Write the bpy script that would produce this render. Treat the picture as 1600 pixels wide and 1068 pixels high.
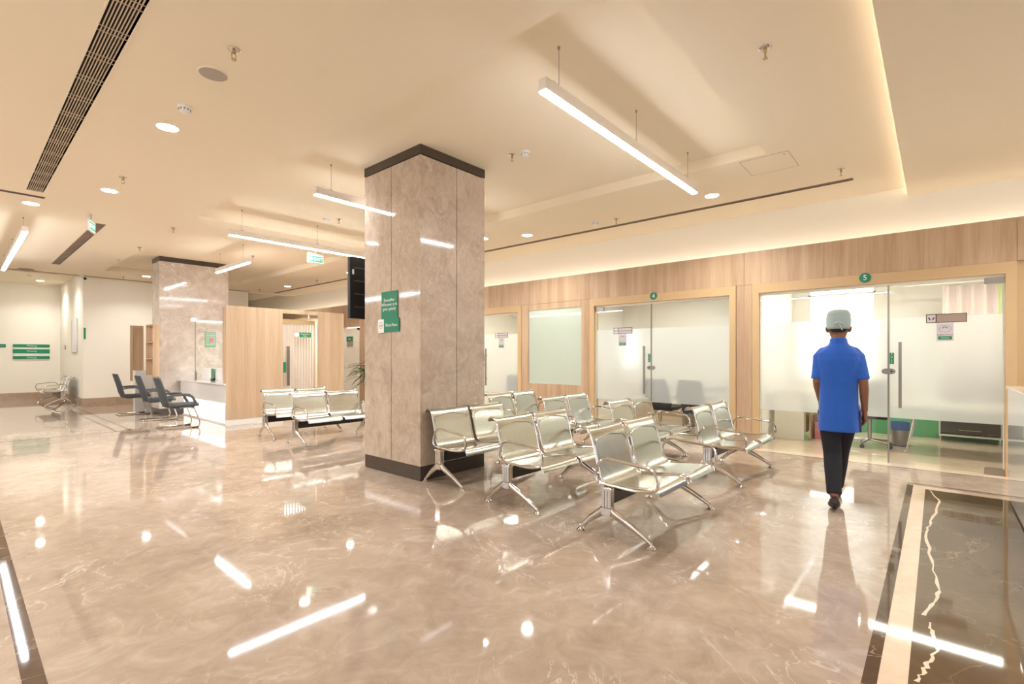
import bpy, math, random
from mathutils import Vector, Matrix
C = bpy.context.scene.collection
for o in list(bpy.data.objects): bpy.data.objects.remove(o)
R = math.radians
# ------------------------------------------------------------------ camera
cam = bpy.data.cameras.new('camera'); co = bpy.data.objects.new('camera', cam); C.objects.link(co)
co.location = (0, 0, 1.33); co.rotation_euler = (R(90), 0, R(-48.92))
cam.sensor_width = 36; cam.lens = 762/1600*36; cam.shift_y = 23/1600; cam.clip_end = 100
sc = bpy.context.scene; sc.camera = co
# ------------------------------------------------------------------ world, exposure
w = bpy.data.worlds.new('world'); sc.world = w; w.use_nodes = True
bg = w.node_tree.nodes['Background']; bg.inputs[0].default_value = (0.95, 0.97, 1.0, 1); bg.inputs[1].default_value = 0.7
sc.view_settings.view_transform = 'Standard'; sc.view_settings.look = 'None'
sc.view_settings.gamma = 1; sc.view_settings.use_curve_mapping = False
sc.view_settings.exposure = 1.42
PEND = 27.0      # pendant diffuser emission
DOWN = 24.0      # downlight lens emission
DOWNW = 11.0     # downlight watts
ROOMP = 3.7      # ceiling panels inside the consulting rooms
COVE = 3.2
WARM = (1.0, 0.99, 0.95); NEUT = (0.97, 1.0, 1.06)
def area(name, loc, sx, sy, power, col=WARM, rot=(0, 0, 0), shape='RECTANGLE', spread=180):
    l = bpy.data.lights.new(name, 'AREA'); l.shape = shape; l.size = sx; l.size_y = sy
    l.energy = power; l.color = col; l.spread = R(spread)
    o = bpy.data.objects.new(name, l); C.objects.link(o); o.location = loc; o.rotation_euler = rot
    return o
# ------------------------------------------------------------------ materials
M = {}
def srgb(r, g, b):
    f = lambda c: ((c/255+0.055)/1.055)**2.4 if c/255 > 0.04045 else c/255/12.92
    return (f(r), f(g), f(b), 1)
def mat(name, col, rough=0.5, metal=0.0, emit=None, es=0.0, coat=0.0, spec=0.5, sheen=0.0, noise=0.0):
    m = bpy.data.materials.new(name); m.use_nodes = True
    nt = m.node_tree; p = nt.nodes['Principled BSDF']
    p.inputs['Base Color'].default_value = col; p.inputs['Roughness'].default_value = rough
    p.inputs['Metallic'].default_value = metal; p.inputs['Coat Weight'].default_value = coat
    p.inputs['Specular IOR Level'].default_value = spec; p.inputs['Sheen Weight'].default_value = sheen
    if emit: p.inputs['Emission Color'].default_value = (*emit[:3], 1); p.inputs['Emission Strength'].default_value = es
    if noise:
        t = nt.nodes.new('ShaderNodeTexCoord'); n = nt.nodes.new('ShaderNodeTexNoise'); n.inputs['Scale'].default_value = 9
        nt.links.new(t.outputs['Object'], n.inputs['Vector'])
        h = nt.nodes.new('ShaderNodeHueSaturation'); h.inputs['Color'].default_value = col
        mr = nt.nodes.new('ShaderNodeMapRange'); mr.inputs['To Min'].default_value = 1-noise; mr.inputs['To Max'].default_value = 1+noise
        nt.links.new(n.outputs['Fac'], mr.inputs['Value']); nt.links.new(mr.outputs[0], h.inputs['Value'])
        nt.links.new(h.outputs[0], p.inputs['Base Color'])
    M[name] = m; return m
def ramp(nt, fac, stops):
    r = nt.nodes.new('ShaderNodeValToRGB'); e = r.color_ramp.elements
    while len(e) < len(stops): e.new(0.5)
    for i, (p, c) in enumerate(stops): e[i].position = p; e[i].color = c
    nt.links.new(fac, r.inputs[0]); return r.outputs[0]
def mixc(nt, a, b, fac, mode='MIX'):
    m = nt.nodes.new('ShaderNodeMix'); m.data_type = 'RGBA'; m.blend_type = mode
    for s, v in ((6, a), (7, b)):
        if isinstance(v, tuple): m.inputs[s].default_value = v
        else: nt.links.new(v, m.inputs[s])
    if isinstance(fac, float): m.inputs[0].default_value = fac
    else: nt.links.new(fac, m.inputs[0])
    return m.outputs[2]
def coords(nt, scale=(1, 1, 1), rot=(0, 0, 0), loc=(0, 0, 0)):
    t = nt.nodes.new('ShaderNodeTexCoord'); mp = nt.nodes.new('ShaderNodeMapping')
    mp.inputs['Scale'].default_value = scale; mp.inputs['Rotation'].default_value = rot; mp.inputs['Location'].default_value = loc
    nt.links.new(t.outputs['Object'], mp.inputs['Vector']); return mp.outputs[0]
def noise(nt, vec, scale, detail=6, rough=0.6, dist=0.0):
    n = nt.nodes.new('ShaderNodeTexNoise'); n.inputs['Scale'].default_value = scale; n.inputs['Detail'].default_value = detail
    n.inputs['Roughness'].default_value = rough; n.inputs['Distortion'].default_value = dist
    nt.links.new(vec, n.inputs['Vector']); return n
def marble(name, dark, mid, light, vein, scale=1.0, rough=0.06, veinw=0.5, stretch=(1, 1, 1), rot=(0, 0, 0)):
    m = mat(name, mid, rough); nt = m.node_tree; p = nt.nodes['Principled BSDF']
    v = coords(nt, stretch, rot)
    n1 = noise(nt, v, 1.1*scale, 8, 0.62, 0.9)
    n2 = noise(nt, v, 5.5*scale, 10, 0.68, 1.2)
    base = ramp(nt, n1.outputs['Fac'], [(0.30, dark), (0.5, mid), (0.70, light)])
    fine = ramp(nt, n2.outputs['Fac'], [(0.30, dark), (0.55, mid), (0.75, light)])
    c = mixc(nt, base, fine, 0.5)
    # thin veins: narrow bands where a distorted noise crosses one half
    n3 = noise(nt, v, 1.7*scale, 5, 0.55, 2.2)
    a = nt.nodes.new('ShaderNodeMath'); a.operation = 'SUBTRACT'; a.inputs[1].default_value = 0.5; nt.links.new(n3.outputs['Fac'], a.inputs[0])
    b = nt.nodes.new('ShaderNodeMath'); b.operation = 'ABSOLUTE'; nt.links.new(a.outputs[0], b.inputs[0])
    vr = ramp(nt, b.outputs[0], [(0.0, (1, 1, 1, 1)), (0.010, (0, 0, 0, 1))])
    f = nt.nodes.new('ShaderNodeMath'); f.operation = 'MULTIPLY'; f.inputs[1].default_value = veinw; nt.links.new(vr, f.inputs[0])
    n4 = noise(nt, v, 0.8*scale, 3); g = nt.nodes.new('ShaderNodeMath'); g.operation = 'MULTIPLY'
    nt.links.new(f.outputs[0], g.inputs[0]); nt.links.new(ramp(nt, n4.outputs['Fac'], [(0.42, (0, 0, 0, 1)), (0.62, (1, 1, 1, 1))]), g.inputs[1])
    c = mixc(nt, c, vein, g.outputs[0])
    nt.links.new(c, p.inputs['Base Color'])
    return m
def wood(name, a, b, c, vertical=True, rough=0.45):
    m = mat(name, b, rough); nt = m.node_tree; p = nt.nodes['Principled BSDF']
    st = (1, 1, 0.06) if vertical else (1, 0.06, 1)
    v = coords(nt, st)
    n1 = noise(nt, v, 7, 6, 0.6, 0.5); n2 = noise(nt, v, 38, 8, 0.7, 0.2); n3 = noise(nt, v, 6.0, 2, 0.5)
    c1 = ramp(nt, n1.outputs['Fac'], [(0.3, a), (0.52, b), (0.72, c)])
    c2 = ramp(nt, n2.outputs['Fac'], [(0.32, a), (0.5, b), (0.66, c)])
    k = mixc(nt, c1, c2, 0.35)
    k = mixc(nt, k, ramp(nt, n3.outputs['Fac'], [(0.38, (0.80, 0.76, 0.72, 1)), (0.6, (1, 1, 1, 1))]), 0.5, 'MULTIPLY')
    nt.links.new(k, p.inputs['Base Color'])
    bp = nt.nodes.new('ShaderNodeBump'); bp.inputs['Strength'].default_value = 0.08; bp.inputs['Distance'].default_value = 0.002
    nt.links.new(n2.outputs['Fac'], bp.inputs['Height']); nt.links.new(bp.outputs[0], p.inputs['Normal'])
    return m
marble('floor_marble', srgb(146, 126, 108), srgb(179, 160, 142), srgb(205, 190, 174), srgb(230, 221, 210), 0.9, 0.045, 0.7)
marble('pillar_marble', srgb(158, 138, 120), srgb(196, 178, 159), srgb(218, 203, 186), srgb(240, 231, 218), 1.5, 0.07, 0.6, (1, 1, 0.8), (0, R(25), 0))
marble('pale_marble', srgb(158, 142, 128), srgb(200, 188, 176), srgb(236, 231, 224), srgb(250, 246, 240), 0.55, 0.07, 0.7, (1, 1, 1), (0, R(-35), 0))
marble('dark_marble', srgb(72, 56, 45), srgb(92, 73, 58), srgb(116, 96, 78), srgb(226, 205, 180), 0.8, 0.04, 0.5)
marble('inlay_marble', srgb(78, 62, 46), srgb(98, 80, 60), srgb(118, 100, 78), srgb(190, 170, 140), 0.4, 0.04, 0.25)
marble('cream_marble', srgb(206, 182, 154), srgb(224, 203, 178), srgb(236, 220, 198), srgb(246, 236, 220), 1.0, 0.045, 0.4)
marble('skirting_marble', srgb(158, 132, 108), srgb(182, 156, 132), srgb(200, 178, 154), srgb(226, 210, 190), 2.0, 0.12, 0.4)
mat('dark_band', srgb(74, 62, 54), 0.25, noise=0.12)
wood('oak', srgb(178, 144, 112), srgb(198, 168, 136), srgb(214, 188, 158))
wood('light_oak', srgb(192, 162, 130), srgb(208, 181, 150), srgb(220, 197, 168))
mat('ceiling_paint', srgb(242, 228, 203), 0.85, noise=0.008)
mat('wall_paint', srgb(250, 244, 230), 0.8, noise=0.008)
mat('room_paint', srgb(244, 240, 230), 0.8, noise=0.008)
mat('frame_laminate', srgb(206, 174, 130), 0.4, noise=0.02)
mat('sage_glass', srgb(190, 202, 186), 0.12, coat=0.3, noise=0.01)
mat('green_dado', srgb(96, 170, 120), 0.35, noise=0.03)
mat('white_gloss', srgb(240, 238, 234), 0.08, coat=0.6, noise=0.006)
mat('white_plastic', srgb(238, 236, 232), 0.4, noise=0.01)
mat('grey_plastic', srgb(120, 116, 112), 0.5, noise=0.03)
mat('speaker_mesh', srgb(176, 164, 150), 0.7, noise=0.05)
mat('slot_dark', srgb(28, 24, 22), 0.8, noise=0.1)
mat('slat_metal', srgb(206, 186, 160), 0.45, 0.2, noise=0.02)
mat('slat_brown', srgb(150, 126, 108), 0.5, noise=0.03)
mat('chrome', (0.64, 0.61, 0.58, 1), 0.09, 1.0, noise=0.01)
mat('brass', (0.55, 0.42, 0.25, 1), 0.25, 1.0, noise=0.05)
mat('steel', (0.38, 0.345, 0.31, 1), 0.3, 1.0, noise=0.03)
mat('black_steel', srgb(30, 24, 22), 0.3, noise=0.1)
mat('black_plastic', srgb(24, 24, 26), 0.35, noise=0.05)
mat('charcoal_mesh', srgb(70, 76, 80), 0.7, noise=0.06)
mat('charcoal_plastic', srgb(88, 89, 90), 0.4, noise=0.04)
mat('black_leather', srgb(34, 34, 38), 0.4, noise=0.06)
mat('sign_green', srgb(22, 138, 92), 0.4, noise=0.02)
mat('sign_teal', srgb(20, 128, 96), 0.4, noise=0.02)
mat('poster_green', srgb(104, 150, 116), 0.5, noise=0.1)
mat('sign_white', srgb(240, 240, 238), 0.4, noise=0.01)
mat('sign_grey', srgb(170, 150, 136), 0.3, 0.3, noise=0.02)
mat('ink_brown', srgb(70, 50, 36), 0.5, noise=0.02)
mat('sticker_lilac', srgb(214, 204, 208), 0.5, noise=0.02)
mat('ink_purple', srgb(140, 120, 140), 0.5, noise=0.02)
mat('ink_pink', srgb(206, 120, 130), 0.5, noise=0.02)
mat('bin_blue', srgb(36, 98, 176), 0.45, noise=0.05)
mat('curtain', srgb(222, 206, 198), 0.85, noise=0.02)
mat('curtain_green', srgb(206, 214, 160), 0.85, noise=0.02)
mat('drawer_grey', srgb(84, 80, 78), 0.35, noise=0.03)
mat('leaf', srgb(58, 100, 44), 0.4, noise=0.25)
mat('leaf_dark', srgb(34, 66, 32), 0.4, noise=0.25)
mat('soil', srgb(60, 44, 32), 0.9, noise=0.3)
mat('shirt_blue', srgb(30, 90, 186), 0.8, sheen=0.2, noise=0.05)
mat('trouser_black', srgb(26, 26, 34), 0.85, noise=0.1)
mat('skin', srgb(138, 92, 66), 0.5, noise=0.04)
mat('hair', srgb(20, 16, 15), 0.6, noise=0.1)
mat('cap_cloth', srgb(172, 188, 186), 0.8, noise=0.05)
mat('shoe', srgb(30, 24, 24), 0.4, noise=0.05)
mat('eye', srgb(230, 226, 220), 0.3, noise=0.01)
mat('book_purple', srgb(70, 58, 110), 0.5, noise=0.05)
mat('pend_body', srgb(236, 228, 216), 0.4, noise=0.01)
mat('pend_glow', (1, 1, 1, 1), 0.4, emit=NEUT, es=PEND)
mat('down_glow', (1, 1, 1, 1), 0.4, emit=WARM, es=DOWN)
mat('panel_glow', (1, 1, 1, 1), 0.4, emit=(1, 0.97, 0.92), es=ROOMP)
mat('window_glow', (1, 1, 1, 1), 0.4, emit=(0.96, 0.98, 1.0), es=1.1); mat('window_dim', (1, 1, 1, 1), 0.4, emit=(0.96, 0.98, 1.0), es=0.4)
mat('strip_glow', (1, 1, 1, 1), 0.4, emit=(1, 0.95, 0.88), es=9)
mat('cove_glow', (1, 1, 1, 1), 0.4, emit=(1, 0.95, 0.86), es=COVE); mat('cove_soft', (1, 1, 1, 1), 0.4, emit=(1, 0.88, 0.78), es=3.2)
mat('led_glow', (1, 1, 1, 1), 0.4, emit=(1, 0.98, 0.95), es=3.5)
mat('desk_glow', srgb(246, 242, 238), 0.15, emit=(1, 0.97, 0.94), es=0.3)
mat('exit_glow', srgb(20, 130, 90), 0.4, emit=(0.12, 0.75, 0.45), es=0.25)
mat('exit_white', srgb(230, 255, 240), 0.4, emit=(0.8, 1.0, 0.9), es=0.4)
mat('screen_white', srgb(220, 216, 210), 0.3, noise=0.01)
def fres(nt):      # the same reflectance on both faces of a pane
    f = nt.nodes.new('ShaderNodeFresnel'); g = nt.nodes.new('ShaderNodeNewGeometry'); r = nt.nodes.new('ShaderNodeMapRange')
    r.inputs['To Min'].default_value = 1.4; r.inputs['To Max'].default_value = 1/1.4
    nt.links.new(g.outputs['Backfacing'], r.inputs[0]); nt.links.new(r.outputs[0], f.inputs[0]); return f
def glassmat(name, tint, refl=1.0):
    m = bpy.data.materials.new(name); m.use_nodes = True; nt = m.node_tree; nt.nodes.clear()
    out = nt.nodes.new('ShaderNodeOutputMaterial'); t = nt.nodes.new('ShaderNodeBsdfTransparent'); t.inputs[0].default_value = tint
    g = nt.nodes.new('ShaderNodeBsdfGlossy'); g.inputs['Roughness'].default_value = 0.01
    f = fres(nt)
    mx = nt.nodes.new('ShaderNodeMixShader'); nt.links.new(f.outputs[0], mx.inputs[0]); nt.links.new(t.outputs[0], mx.inputs[1]); nt.links.new(g.outputs[0], mx.inputs[2])
    nt.links.new(mx.outputs[0], out.inputs[0]); M[name] = m
glassmat('glass', (0.97, 0.985, 0.97, 1))
def frostmat():
    m = bpy.data.materials.new('frost'); m.use_nodes = True; nt = m.node_tree; nt.nodes.clear()
    out = nt.nodes.new('ShaderNodeOutputMaterial')
    tr = nt.nodes.new('ShaderNodeBsdfTranslucent'); tr.inputs[0].default_value = (0.92, 0.96, 0.96, 1)
    df = nt.nodes.new('ShaderNodeBsdfDiffuse'); df.inputs[0].default_value = (0.90, 0.94, 0.94, 1)
    rf = nt.nodes.new('ShaderNodeBsdfRefraction'); rf.inputs['Roughness'].default_value = 0.5; rf.inputs['IOR'].default_value = 1.2; rf.inputs[0].default_value = (0.96, 0.98, 0.95, 1)
    gl = nt.nodes.new('ShaderNodeBsdfGlossy'); gl.inputs['Roughness'].default_value = 0.04
    a = nt.nodes.new('ShaderNodeMixShader'); a.inputs[0].default_value = 0.45; nt.links.new(tr.outputs[0], a.inputs[1]); nt.links.new(df.outputs[0], a.inputs[2])
    b = nt.nodes.new('ShaderNodeMixShader'); b.inputs[0].default_value = 0.45; nt.links.new(a.outputs[0], b.inputs[1]); nt.links.new(rf.outputs[0], b.inputs[2])
    f = fres(nt)
    c = nt.nodes.new('ShaderNodeMixShader'); nt.links.new(f.outputs[0], c.inputs[0]); nt.links.new(b.outputs[0], c.inputs[1]); nt.links.new(gl.outputs[0], c.inputs[2])
    nt.links.new(c.outputs[0], out.inputs[0]); M['frost'] = m
frostmat()
def steel_sheet():
    m = mat('sheet_steel', (0.60, 0.61, 0.55, 1), 0.2, 1.0); nt = m.node_tree; p = nt.nodes['Principled BSDF']
    v = coords(nt, (1, 1, 1)); n = noise(nt, v, 2.5, 4, 0.5, 0.6)
    mr = nt.nodes.new('ShaderNodeMapRange'); mr.inputs['To Min'].default_value = 0.16; mr.inputs['To Max'].default_value = 0.30
    nt.links.new(n.outputs['Fac'], mr.inputs[0]); nt.links.new(mr.outputs[0], p.inputs['Roughness'])
    bp = nt.nodes.new('ShaderNodeBump'); bp.inputs['Strength'].default_value = 0.15; bp.inputs['Distance'].default_value = 0.02
    nt.links.new(n.outputs['Fac'], bp.inputs['Height']); nt.links.new(bp.outputs[0], p.inputs['Normal'])
steel_sheet()
# ------------------------------------------------------------------ mesh helpers
class MB:
    def __init__(s): s.v = []; s.f = []
    def box(s, x0, x1, y0, y1, z0, z1):
        if x0 > x1: x0, x1 = x1, x0
        if y0 > y1: y0, y1 = y1, y0
        if z0 > z1: z0, z1 = z1, z0
        n = len(s.v)
        s.v += [(x0,y0,z0),(x1,y0,z0),(x1,y1,z0),(x0,y1,z0),(x0,y0,z1),(x1,y0,z1),(x1,y1,z1),(x0,y1,z1)]
        s.f += [(n,n+3,n+2,n+1),(n+4,n+5,n+6,n+7),(n,n+1,n+5,n+4),(n+1,n+2,n+6,n+5),(n+2,n+3,n+7,n+6),(n+3,n,n+4,n+7)]
        return s
    def poly(s, pts): n = len(s.v); s.v += [tuple(p) for p in pts]; s.f.append(tuple(range(n, n+len(pts)))); return s
    def rings(s, rings, cap=True, closed=False):
        n = len(s.v); k = len(rings[0])
        for r in rings: s.v += [tuple(p) for p in r]
        m = len(rings)
        for i in range(m if closed else m-1):
            a = n+i*k; b = n+((i+1) % m)*k
            for j in range(k): s.f.append((a+j, a+(j+1) % k, b+(j+1) % k, b+j))
        if cap and not closed:
            s.f.append(tuple(n+j for j in reversed(range(k)))); s.f.append(tuple(n+(m-1)*k+j for j in range(k)))
        return s
    def cyl(s, c, r, z0, z1, n=20, r2=None):
        r2 = r if r2 is None else r2
        return s.rings([[(c[0]+q*math.cos(2*math.pi*j/n), c[1]+q*math.sin(2*math.pi*j/n), z) for j in range(n)] for q, z in ((r, z0), (r2, z1))])
    def lathe(s, c, prof, n=24):
        return s.rings([[(c[0]+r*math.cos(2*math.pi*j/n), c[1]+r*math.sin(2*math.pi*j/n), c[2]+z) for j in range(n)] for r, z in prof])
    def tube(s, path, r, n=8, closed=False, ry=None, up=None):
        P = [Vector(p) for p in path]; m = len(P); rr = r if isinstance(r, (list, tuple)) else [r]*m
        r2 = ry if isinstance(ry, (list, tuple)) else ([ry]*m if ry else rr)
        rings = []; prev = None
        for i in range(m):
            if closed: t = P[(i+1) % m]-P[i-1]
            else: t = P[min(i+1, m-1)]-P[max(i-1, 0)]
            t.normalize()
            if up is not None: u = Vector(up); u = (u-t*u.dot(t)).normalized()
            elif prev is None:
                u = Vector((0, 0, 1)) if abs(t.z) < 0.9 else Vector((1, 0, 0)); u = (u-t*u.dot(t)).normalized()
            else: u = (prev-t*prev.dot(t)).normalized()
            prev = u; w_ = t.cross(u)
            rings.append([P[i]+u*(rr[i]*math.cos(2*math.pi*j/n))+w_*(r2[i]*math.sin(2*math.pi*j/n)) for j in range(n)])
        return s.rings(rings, closed=closed)
    def build(s, name, m, parent=None, smooth=False, bevel=0.0, kind=None):
        me = bpy.data.meshes.new(name); me.from_pydata(s.v, [], s.f); me.update()
        if isinstance(m, str): m = M[m]
        me.materials.append(m)
        o = bpy.data.objects.new(name, me); C.objects.link(o)
        if parent: o.parent = parent
        if kind: o['kind'] = kind
        if smooth:
            for p in me.polygons: p.use_smooth = True
            me.set_sharp_from_angle(angle=R(40))
        if bevel:
            b = o.modifiers.new('bevel', 'BEVEL'); b.width = bevel; b.segments = 2; b.limit_method = 'ANGLE'
        return o
def box(name, m, x0, x1, y0, y1, z0, z1, parent=None, bevel=0.0, kind=None):
    return MB().box(x0, x1, y0, y1, z0, z1).build(name, m, parent, bevel=bevel, kind=kind)
def struct(o): o['kind'] = 'structure'; return o
def tag(o, label, cat, group=None):
    o['label'] = label; o['category'] = cat
    if group: o['group'] = group
    return o
def thing(name, label, cat, loc=(0, 0, 0), rz=0.0, group=None):
    o = bpy.data.objects.new(name, None); C.objects.link(o); o.location = loc; o.rotation_euler = (0, 0, rz)
    o.empty_display_size = 0.1
    return tag(o, label, cat, group)
def kids(o): return [c for c in C.objects if c.parent == o]
def dup(src, loc, rz=None, label=None, group=None):
    def rec(o, parent):
        c = o.copy(); C.objects.link(c)
        if parent: c.parent = parent
        for k in children[o.name]: rec(k, c)
        return c
    children = {}
    allo = list(C.objects)
    def idx(o):
        children[o.name] = [k for k in allo if k.parent == o]
        for k in children[o.name]: idx(k)
    idx(src)
    r = rec(src, None); r.location = loc
    if rz is not None: r.rotation_euler = (0, 0, rz)
    if label: r['label'] = label
    if group: r['group'] = group
    return r
BASIS = {'mX': ((0,-1,0),(0,0,1),(-1,0,0)), 'mY': ((1,0,0),(0,0,1),(0,-1,0)), 'pX': ((0,1,0),(0,0,1),(1,0,0)), 'pY': ((-1,0,0),(0,0,1),(0,1,0))}
def text(s, size, m, at, face, parent, name='lettering', th=0.0008, sx=1.0):
    cu = bpy.data.curves.new(name, 'FONT'); cu.body = s; cu.size = size; cu.align_x = 'CENTER'; cu.align_y = 'CENTER'; cu.extrude = th; cu.resolution_u = 2
    t = bpy.data.objects.new(name, cu); C.objects.link(t)
    dg = bpy.context.evaluated_depsgraph_get(); dg.update()
    me = bpy.data.meshes.new_from_object(t.evaluated_get(dg)); bpy.data.objects.remove(t)
    r, u, n = [Vector(q) for q in BASIS[face]]
    for v in me.vertices: v.co = r*v.co.x*sx+u*v.co.y+n*v.co.z+Vector(at)
    me.materials.clear(); me.materials.append(M[m])
    o = bpy.data.objects.new(name, me); C.objects.link(o); o.parent = parent
    return o
def grid_slab(mb, x0, x1, y0, y1, z0, z1, holes):
    xs = sorted({x0, x1, *[h[0] for h in holes], *[h[1] for h in holes]}); ys = sorted({y0, y1, *[h[2] for h in holes], *[h[3] for h in holes]})
    for i in range(len(xs)-1):
        j = 0
        while j < len(ys)-1:
            cx = (xs[i]+xs[i+1])/2
            ok = lambda q: not any(h[0] < cx < h[1] and h[2] < (ys[q]+ys[q+1])/2 < h[3] for h in holes)
            if ok(j):
                k = j
                while k+1 < len(ys)-1 and ok(k+1): k += 1
                mb.box(xs[i], xs[i+1], ys[j], ys[k+1], z0, z1); j = k+1
            else: j += 1
    return mb
# ================================================================== STRUCTURE
ZL, ZT, ZR = 3.476, 3.6, 3.36       # main ceiling, tray ceiling, lowered ceiling by the right
XW = 7.66                           # face of the panelled wall
YE = 22.0
# ---- floor
inset = (-4.0, 6.42, -3.4, 0.09)
fl = MB(); grid_slab(fl, -4.2, 7.70, -5.2, YE, -0.1, 0.0, [])
floor = struct(fl.build('floor', 'floor_marble'))
box('dark_marble_strip', 'dark_marble', -4.0, 6.55, 0.185, 0.235, -0.01, 0.0015, floor)
box('dark_marble_strip', 'dark_marble', 6.62, 6.64, -3.5, 0.235, -0.01, 0.0015, floor)
box('cream_marble_strip', 'cream_marble', -4.0, 6.55, 0.09, 0.185, -0.01, 0.0012, floor)
box('cream_marble_strip', 'cream_marble', 6.42, 6.55, -3.5, 0.09, -0.01, 0.0012, floor)
box('brown_marble_inset', 'inlay_marble', -4.0, 6.42, -3.4, 0.09, -0.01, 0.001, floor)
box('dark_marble_strip', 'dark_marble', 0.185, 0.255, 0.235, 11.0, -0.01, 0.0015, floor)
for x0, x1 in ((1.90, 1.935), (2.10, 2.135)): box('dark_marble_strip', 'dark_marble', x0, x1, 11.0, 17.0, -0.01, 0.0015, floor)
box('dark_marble_strip', 'dark_marble', 0.255, 2.135, 10.98, 11.01, -0.01, 0.0015, floor)
box('threshold_strip', 'cream_marble', 7.50, 7.69, -0.66, 9.0, -0.01, 0.0012, floor)
box('threshold_line', 'dark_marble', 7.485, 7.50, -3.5, 12.4, -0.01, 0.0014, floor)
for vn in ([(6.399, 0.052), (5.963, -0.02), (5.207, 0.034), (4.847, 0.064), (4.201, 0.03), (3.705, -0.012), (3.49, 0.017), (3.229, 0.059)], [(3.222, 0.026), (3.101, 0.015), (2.984, -0.007), (2.807, 0.023), (2.688, 0.044), (2.575, 0.064)]):
    vb = MB(); rv = random.Random(3); pts = []
    for a, c_ in zip(vn[:-1], vn[1:]):
        for k in range(5): q = k/5; pts.append((a[0]+(c_[0]-a[0])*q+rv.uniform(-.012, .012), a[1]+(c_[1]-a[1])*q+rv.uniform(-.008, .008), rv.uniform(.003, .010)))
    for p, q in zip(pts[:-1], pts[1:]): vb.poly([(p[0], p[1]-p[2], .0014), (q[0], q[1]-q[2], .0014), (q[0], q[1]+q[2], .0014), (p[0], p[1]+p[2], .0014)])
    vb.build('marble_vein', 'cream_marble', floor)
struct(box('floor_room', 'cream_marble', 7.70, 11.0, -3.5, YE, -0.1, 0.0))
# ---- ceiling
cb = MB()
T1 = (2.48, 5.656, 1.36, 8.52); T2 = (2.5, 5.65, 9.75, 15.7)
V1 = (0.62, 0.78, 2.2, 8.8); V2 = (1.51, 1.63, 10.2, 15.4); V3 = (-3.0, 0.81, 9.06, 9.13); SL = (7.10, 7.18, 0.77, 16.8)
grid_slab(cb, -4.2, 8.1, 0.16, 17.1, ZL, ZL+0.08, [T1, T2, V1, V2, V3, SL])
ceiling = struct(cb.build('ceiling', 'ceiling_paint'))
for T in (T1, T2):
    b = MB(); b.box(T[0]-.02, T[1]+.02, T[2]-.02, T[3]+.02, ZT, ZT+.05)
    z0 = ZL+.08
    b.box(T[0]-.02, T[0], T[2], T[3], z0, ZT); b.box(T[1], T[1]+.02, T[2], T[3], z0, ZT); b.box(T[0], T[1], T[2]-.02, T[2], z0, ZT); b.box(T[0], T[1], T[3], T[3]+.02, z0, ZT)
    b.build('raised_tray', 'ceiling_paint', ceiling)
box('lowered_slab', 'ceiling_paint', -4.2, 8.1, -5.2, 0.28, ZR, ZR+.035, ceiling)
box('cove_back', 'ceiling_paint', -4.2, 8.1, 0.10, 0.16, ZR+.035, ZL+.08, ceiling)
box('alcove_slab', 'ceiling_paint', -4.2, 8.1, 17.1, YE, 3.60, 3.66, ceiling)
box('alcove_lip', 'ceiling_paint', -4.2, 8.1, 17.08, 17.12, 3.44, 3.62, ceiling)
box('shadow_gap', 'slat_brown', -4.2, 6.4, 17.02, 17.05, 3.462, 3.477, ceiling)
# ---- wall_right: painted upper wall + oak panels below
struct(box('wall_upper_right', 'wall_paint', 7.95, 8.05, -5.2, YE, 2.6, 3.7))
wr = MB()
for a, b in ((-5.2, -0.66), (2.03, 2.256), (4.784, 6.42), (9.0, 12.5), (13.4, YE)): wr.box(7.69, 7.80, a, b, 0, 2.84)
wr.box(7.69, 7.80, -0.66, 2.03, 2.38, 2.84); wr.box(7.69, 7.80, 2.256, 4.784, 2.38, 2.84); wr.box(7.69, 7.80, 6.42, 9.0, 2.38, 2.84); wr.box(7.69, 7.80, 12.5, 13.4, 2.2, 2.84)
wr.box(7.80, 7.95, -5.2, YE, 2.76, 2.82)
wallr = struct(wr.build('wall_right', 'frame_laminate'))
def oakp(y0, y1, z0, z1): box('oak_panel', 'oak', XW, 7.69, y0+.0015, y1-.0015, z0, z1, wallr)
ys = [-5.0, -3.8, -2.52, -0.66, 1.14, 2.143, 3.58, 4.88, 6.33, 7.55, 8.8, 10.0, 11.2, 12.5, 13.4, 14.8, 16.2, 17.6, 19.0, 20.4, YE]
for a, b in zip(ys[:-1], ys[1:]): oakp(a, b, 2.383, 2.86)
for a, b in ((-5.0, -3.8), (-3.8, -2.52), (-2.52, -0.76), (2.036, 2.252), (4.79, 4.976), (6.234, 6.42), (9.05, 10.2), (10.2, 11.4), (11.4, 12.46), (13.44, 14.8), (14.8, 16.2), (16.2, 17.6), (17.6, 19.0), (19.0, 20.4), (20.4, YE)):
    oakp(a, b, 0.0, 2.38)
oakp(4.976, 6.234, 2.26, 2.38); oakp(4.976, 6.234, 0, 0.80)
oakp(12.46, 13.44, 2.2, 2.38)
tag(box('sage_glass_panel', 'sage_glass', 7.672, 7.69, 4.978, 6.232, 0.80, 2.26), 'pale sage green back-painted glass panel between two oak posts', 'panel')
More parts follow.
